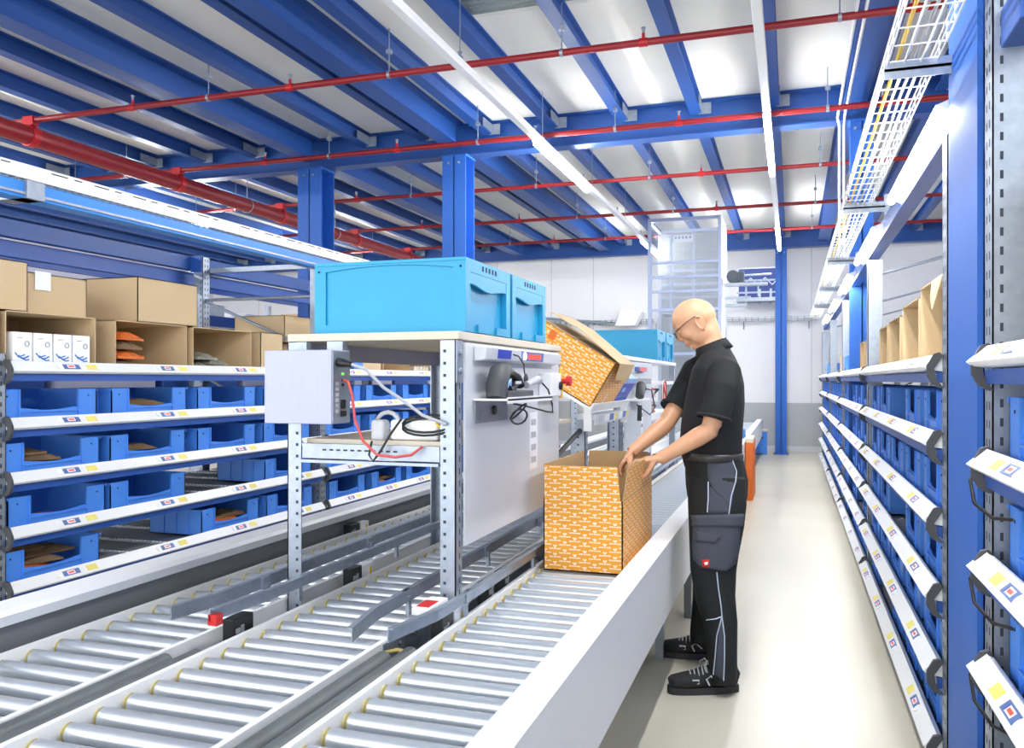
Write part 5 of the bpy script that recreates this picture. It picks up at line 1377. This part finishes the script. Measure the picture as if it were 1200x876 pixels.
patch([(817, 622), (817, 634)], [(845, 628), (838, 636)], 4, .015, 'trouser_grey', 'small_flap', pk_)
patch([(824, 655), (824, 664)], [(832, 655), (832, 664)], 3, .013, 'red', 'red_badge', pk_, 3, .002)
patch([(826, 658.5), (827, 661.5)], [(830.5, 657.5), (830, 661)], 2, .0145, 'lab_white', 'badge_mark', pk_, 3, .001)
stripe([(830, 564), (830, 585), (829, 600)]); stripe([(858, 539), (863, 552), (862, 564), (857, 580), (854, 602)])
stripe([(840, 670), (842, 690), (845, 710), (846, 722)]); stripe([(828, 726), (838, 725), (846, 722)])
stripe([(846, 722), (840, 745), (838, 770), (836, 790)]); stripe([(846, 722), (849, 745), (849, 770), (848, 797)])
patch([(846, 724), (841, 745), (839, 770), (838, 790)], [(846, 724), (848, 745), (848, 770), (847, 796)], 8, .0012, 'trouser_grey', 'shin_panel', tr, 3)
# belt
c0, r0 = ringW(533, 802, 869); b = ring_band(c0, Vector((.02, 0, 1)), .176, r0 + .004, .034, Vector((0, 1, 0)), 'belt', 'belt', .006, 48)
b.build('belt', 'belt', WK)
# shoes
def shoe(heel, toe, ankle, label):
    d = (toe - heel); L = d.length; d.normalize(); s_ = Vector((-d.y, d.x, 0)); Z = Vector((0, 0, 1))
    def Q(t_, l_, z_): return heel + d * (t_ * L) + s_ * l_ + Z * z_
    b = MB()
    secs = [(.02, .028, .035, .05), (.1, .036, .045, .055), (.3, .038, .048, .058), (.45, .042, .046, .05), (.62, .048, .036, .042), (.8, .049, .03, .036), (.93, .038, .027, .03), (.985, .02, .022, .022)]
    b.loft([Q(t_, 0, .022 + h) for t_, w_, h, hh in secs], [(w_, h) for t_, w_, h, hh in secs], s_, 20, p=2.4)
    b.loft([Q(.17, 0, .04), Q(.17, 0, .08), Q(.17, 0, .112)], [(.038, .052), (.038, .055), (.04, .05)], s_, 18)
    me = remesh(b, 'shoe', 'shoe', .005, 2)
    o_ = link_mesh(me, 'shoe', WK, ['shoe'])
    so = MB(); n = 28; out = []
    for i in range(n):
        a = 2 * PI * i / n; x = .5 - .51 * math.cos(a); w_ = (.036 + .014 * x) * abs(math.sin(a)) ** .6 * (1 if math.sin(a) > 0 else -1)
        out.append((x, w_))
    vs = [Q(x, w_, z_) for z_ in (.0, .03) for x, w_ in out]
    so.add(vs, [tuple(range(n))[::-1], tuple(range(n, 2 * n))] + [(i, (i + 1) % n, n + (i + 1) % n, n + i) for i in range(n)]); so.build('sole', 'sole', o_)
    la = MB()
    for i in range(5):
        t_ = .45 + .055 * i; z_ = .122 - .0075 * i
        la.tube([Q(t_, -.036, z_ - .024), Q(t_ + .015, -.015, z_ - .001), Q(t_ + .03, .015, z_ - .001), Q(t_ + .03, .038, z_ - .026)], .0032, 6)
    for k_ in (-1, 1): la.tube([Q(.44, 0, .124), Q(.46, k_ * .02, .14), Q(.52, k_ * .036, .122), Q(.5, k_ * .044, .1)], .003, 6)
    la.build('laces', 'lace', o_)
    sp_ = MB().tube([Q(.34, .0475, .06), Q(.44, .0485, .085), Q(.5, .0485, .07), Q(.46, .05, .045)], .004, 6); sp_.build('side_trim', 'lab_grey', o_)
    tb = MB().box((0, 0, 0), (.03, .003, .02)); 
    tb.xf(Matrix.Translation(Q(.6, .044, .05)) @ d.to_track_quat('X', 'Z').to_matrix().to_4x4()); tb.build('heel_patch', 'lab_grey', o_)
shoe(Vector((-.225, 3.83, 0)), Vector((-.515, 3.71, 0)), NA, 'near')
shoe(Vector((-.32, 4.24, 0)), Vector((-.62, 4.20, 0)), FA, 'far')
# ------------------------------------------------------------------ light and view
w = bpy.data.worlds.new('world'); SC.world = w; w.use_nodes = True
w.node_tree.nodes['Background'].inputs[0].default_value = (.975, .985, 1, 1)
w.node_tree.nodes['Background'].inputs[1].default_value = 1.9
vs = SC.view_settings
SC.display_settings.display_device = 'sRGB'
vs.view_transform = 'Standard'; vs.look = 'None'; vs.gamma = 1; vs.exposure = 1.0; vs.use_curve_mapping = False
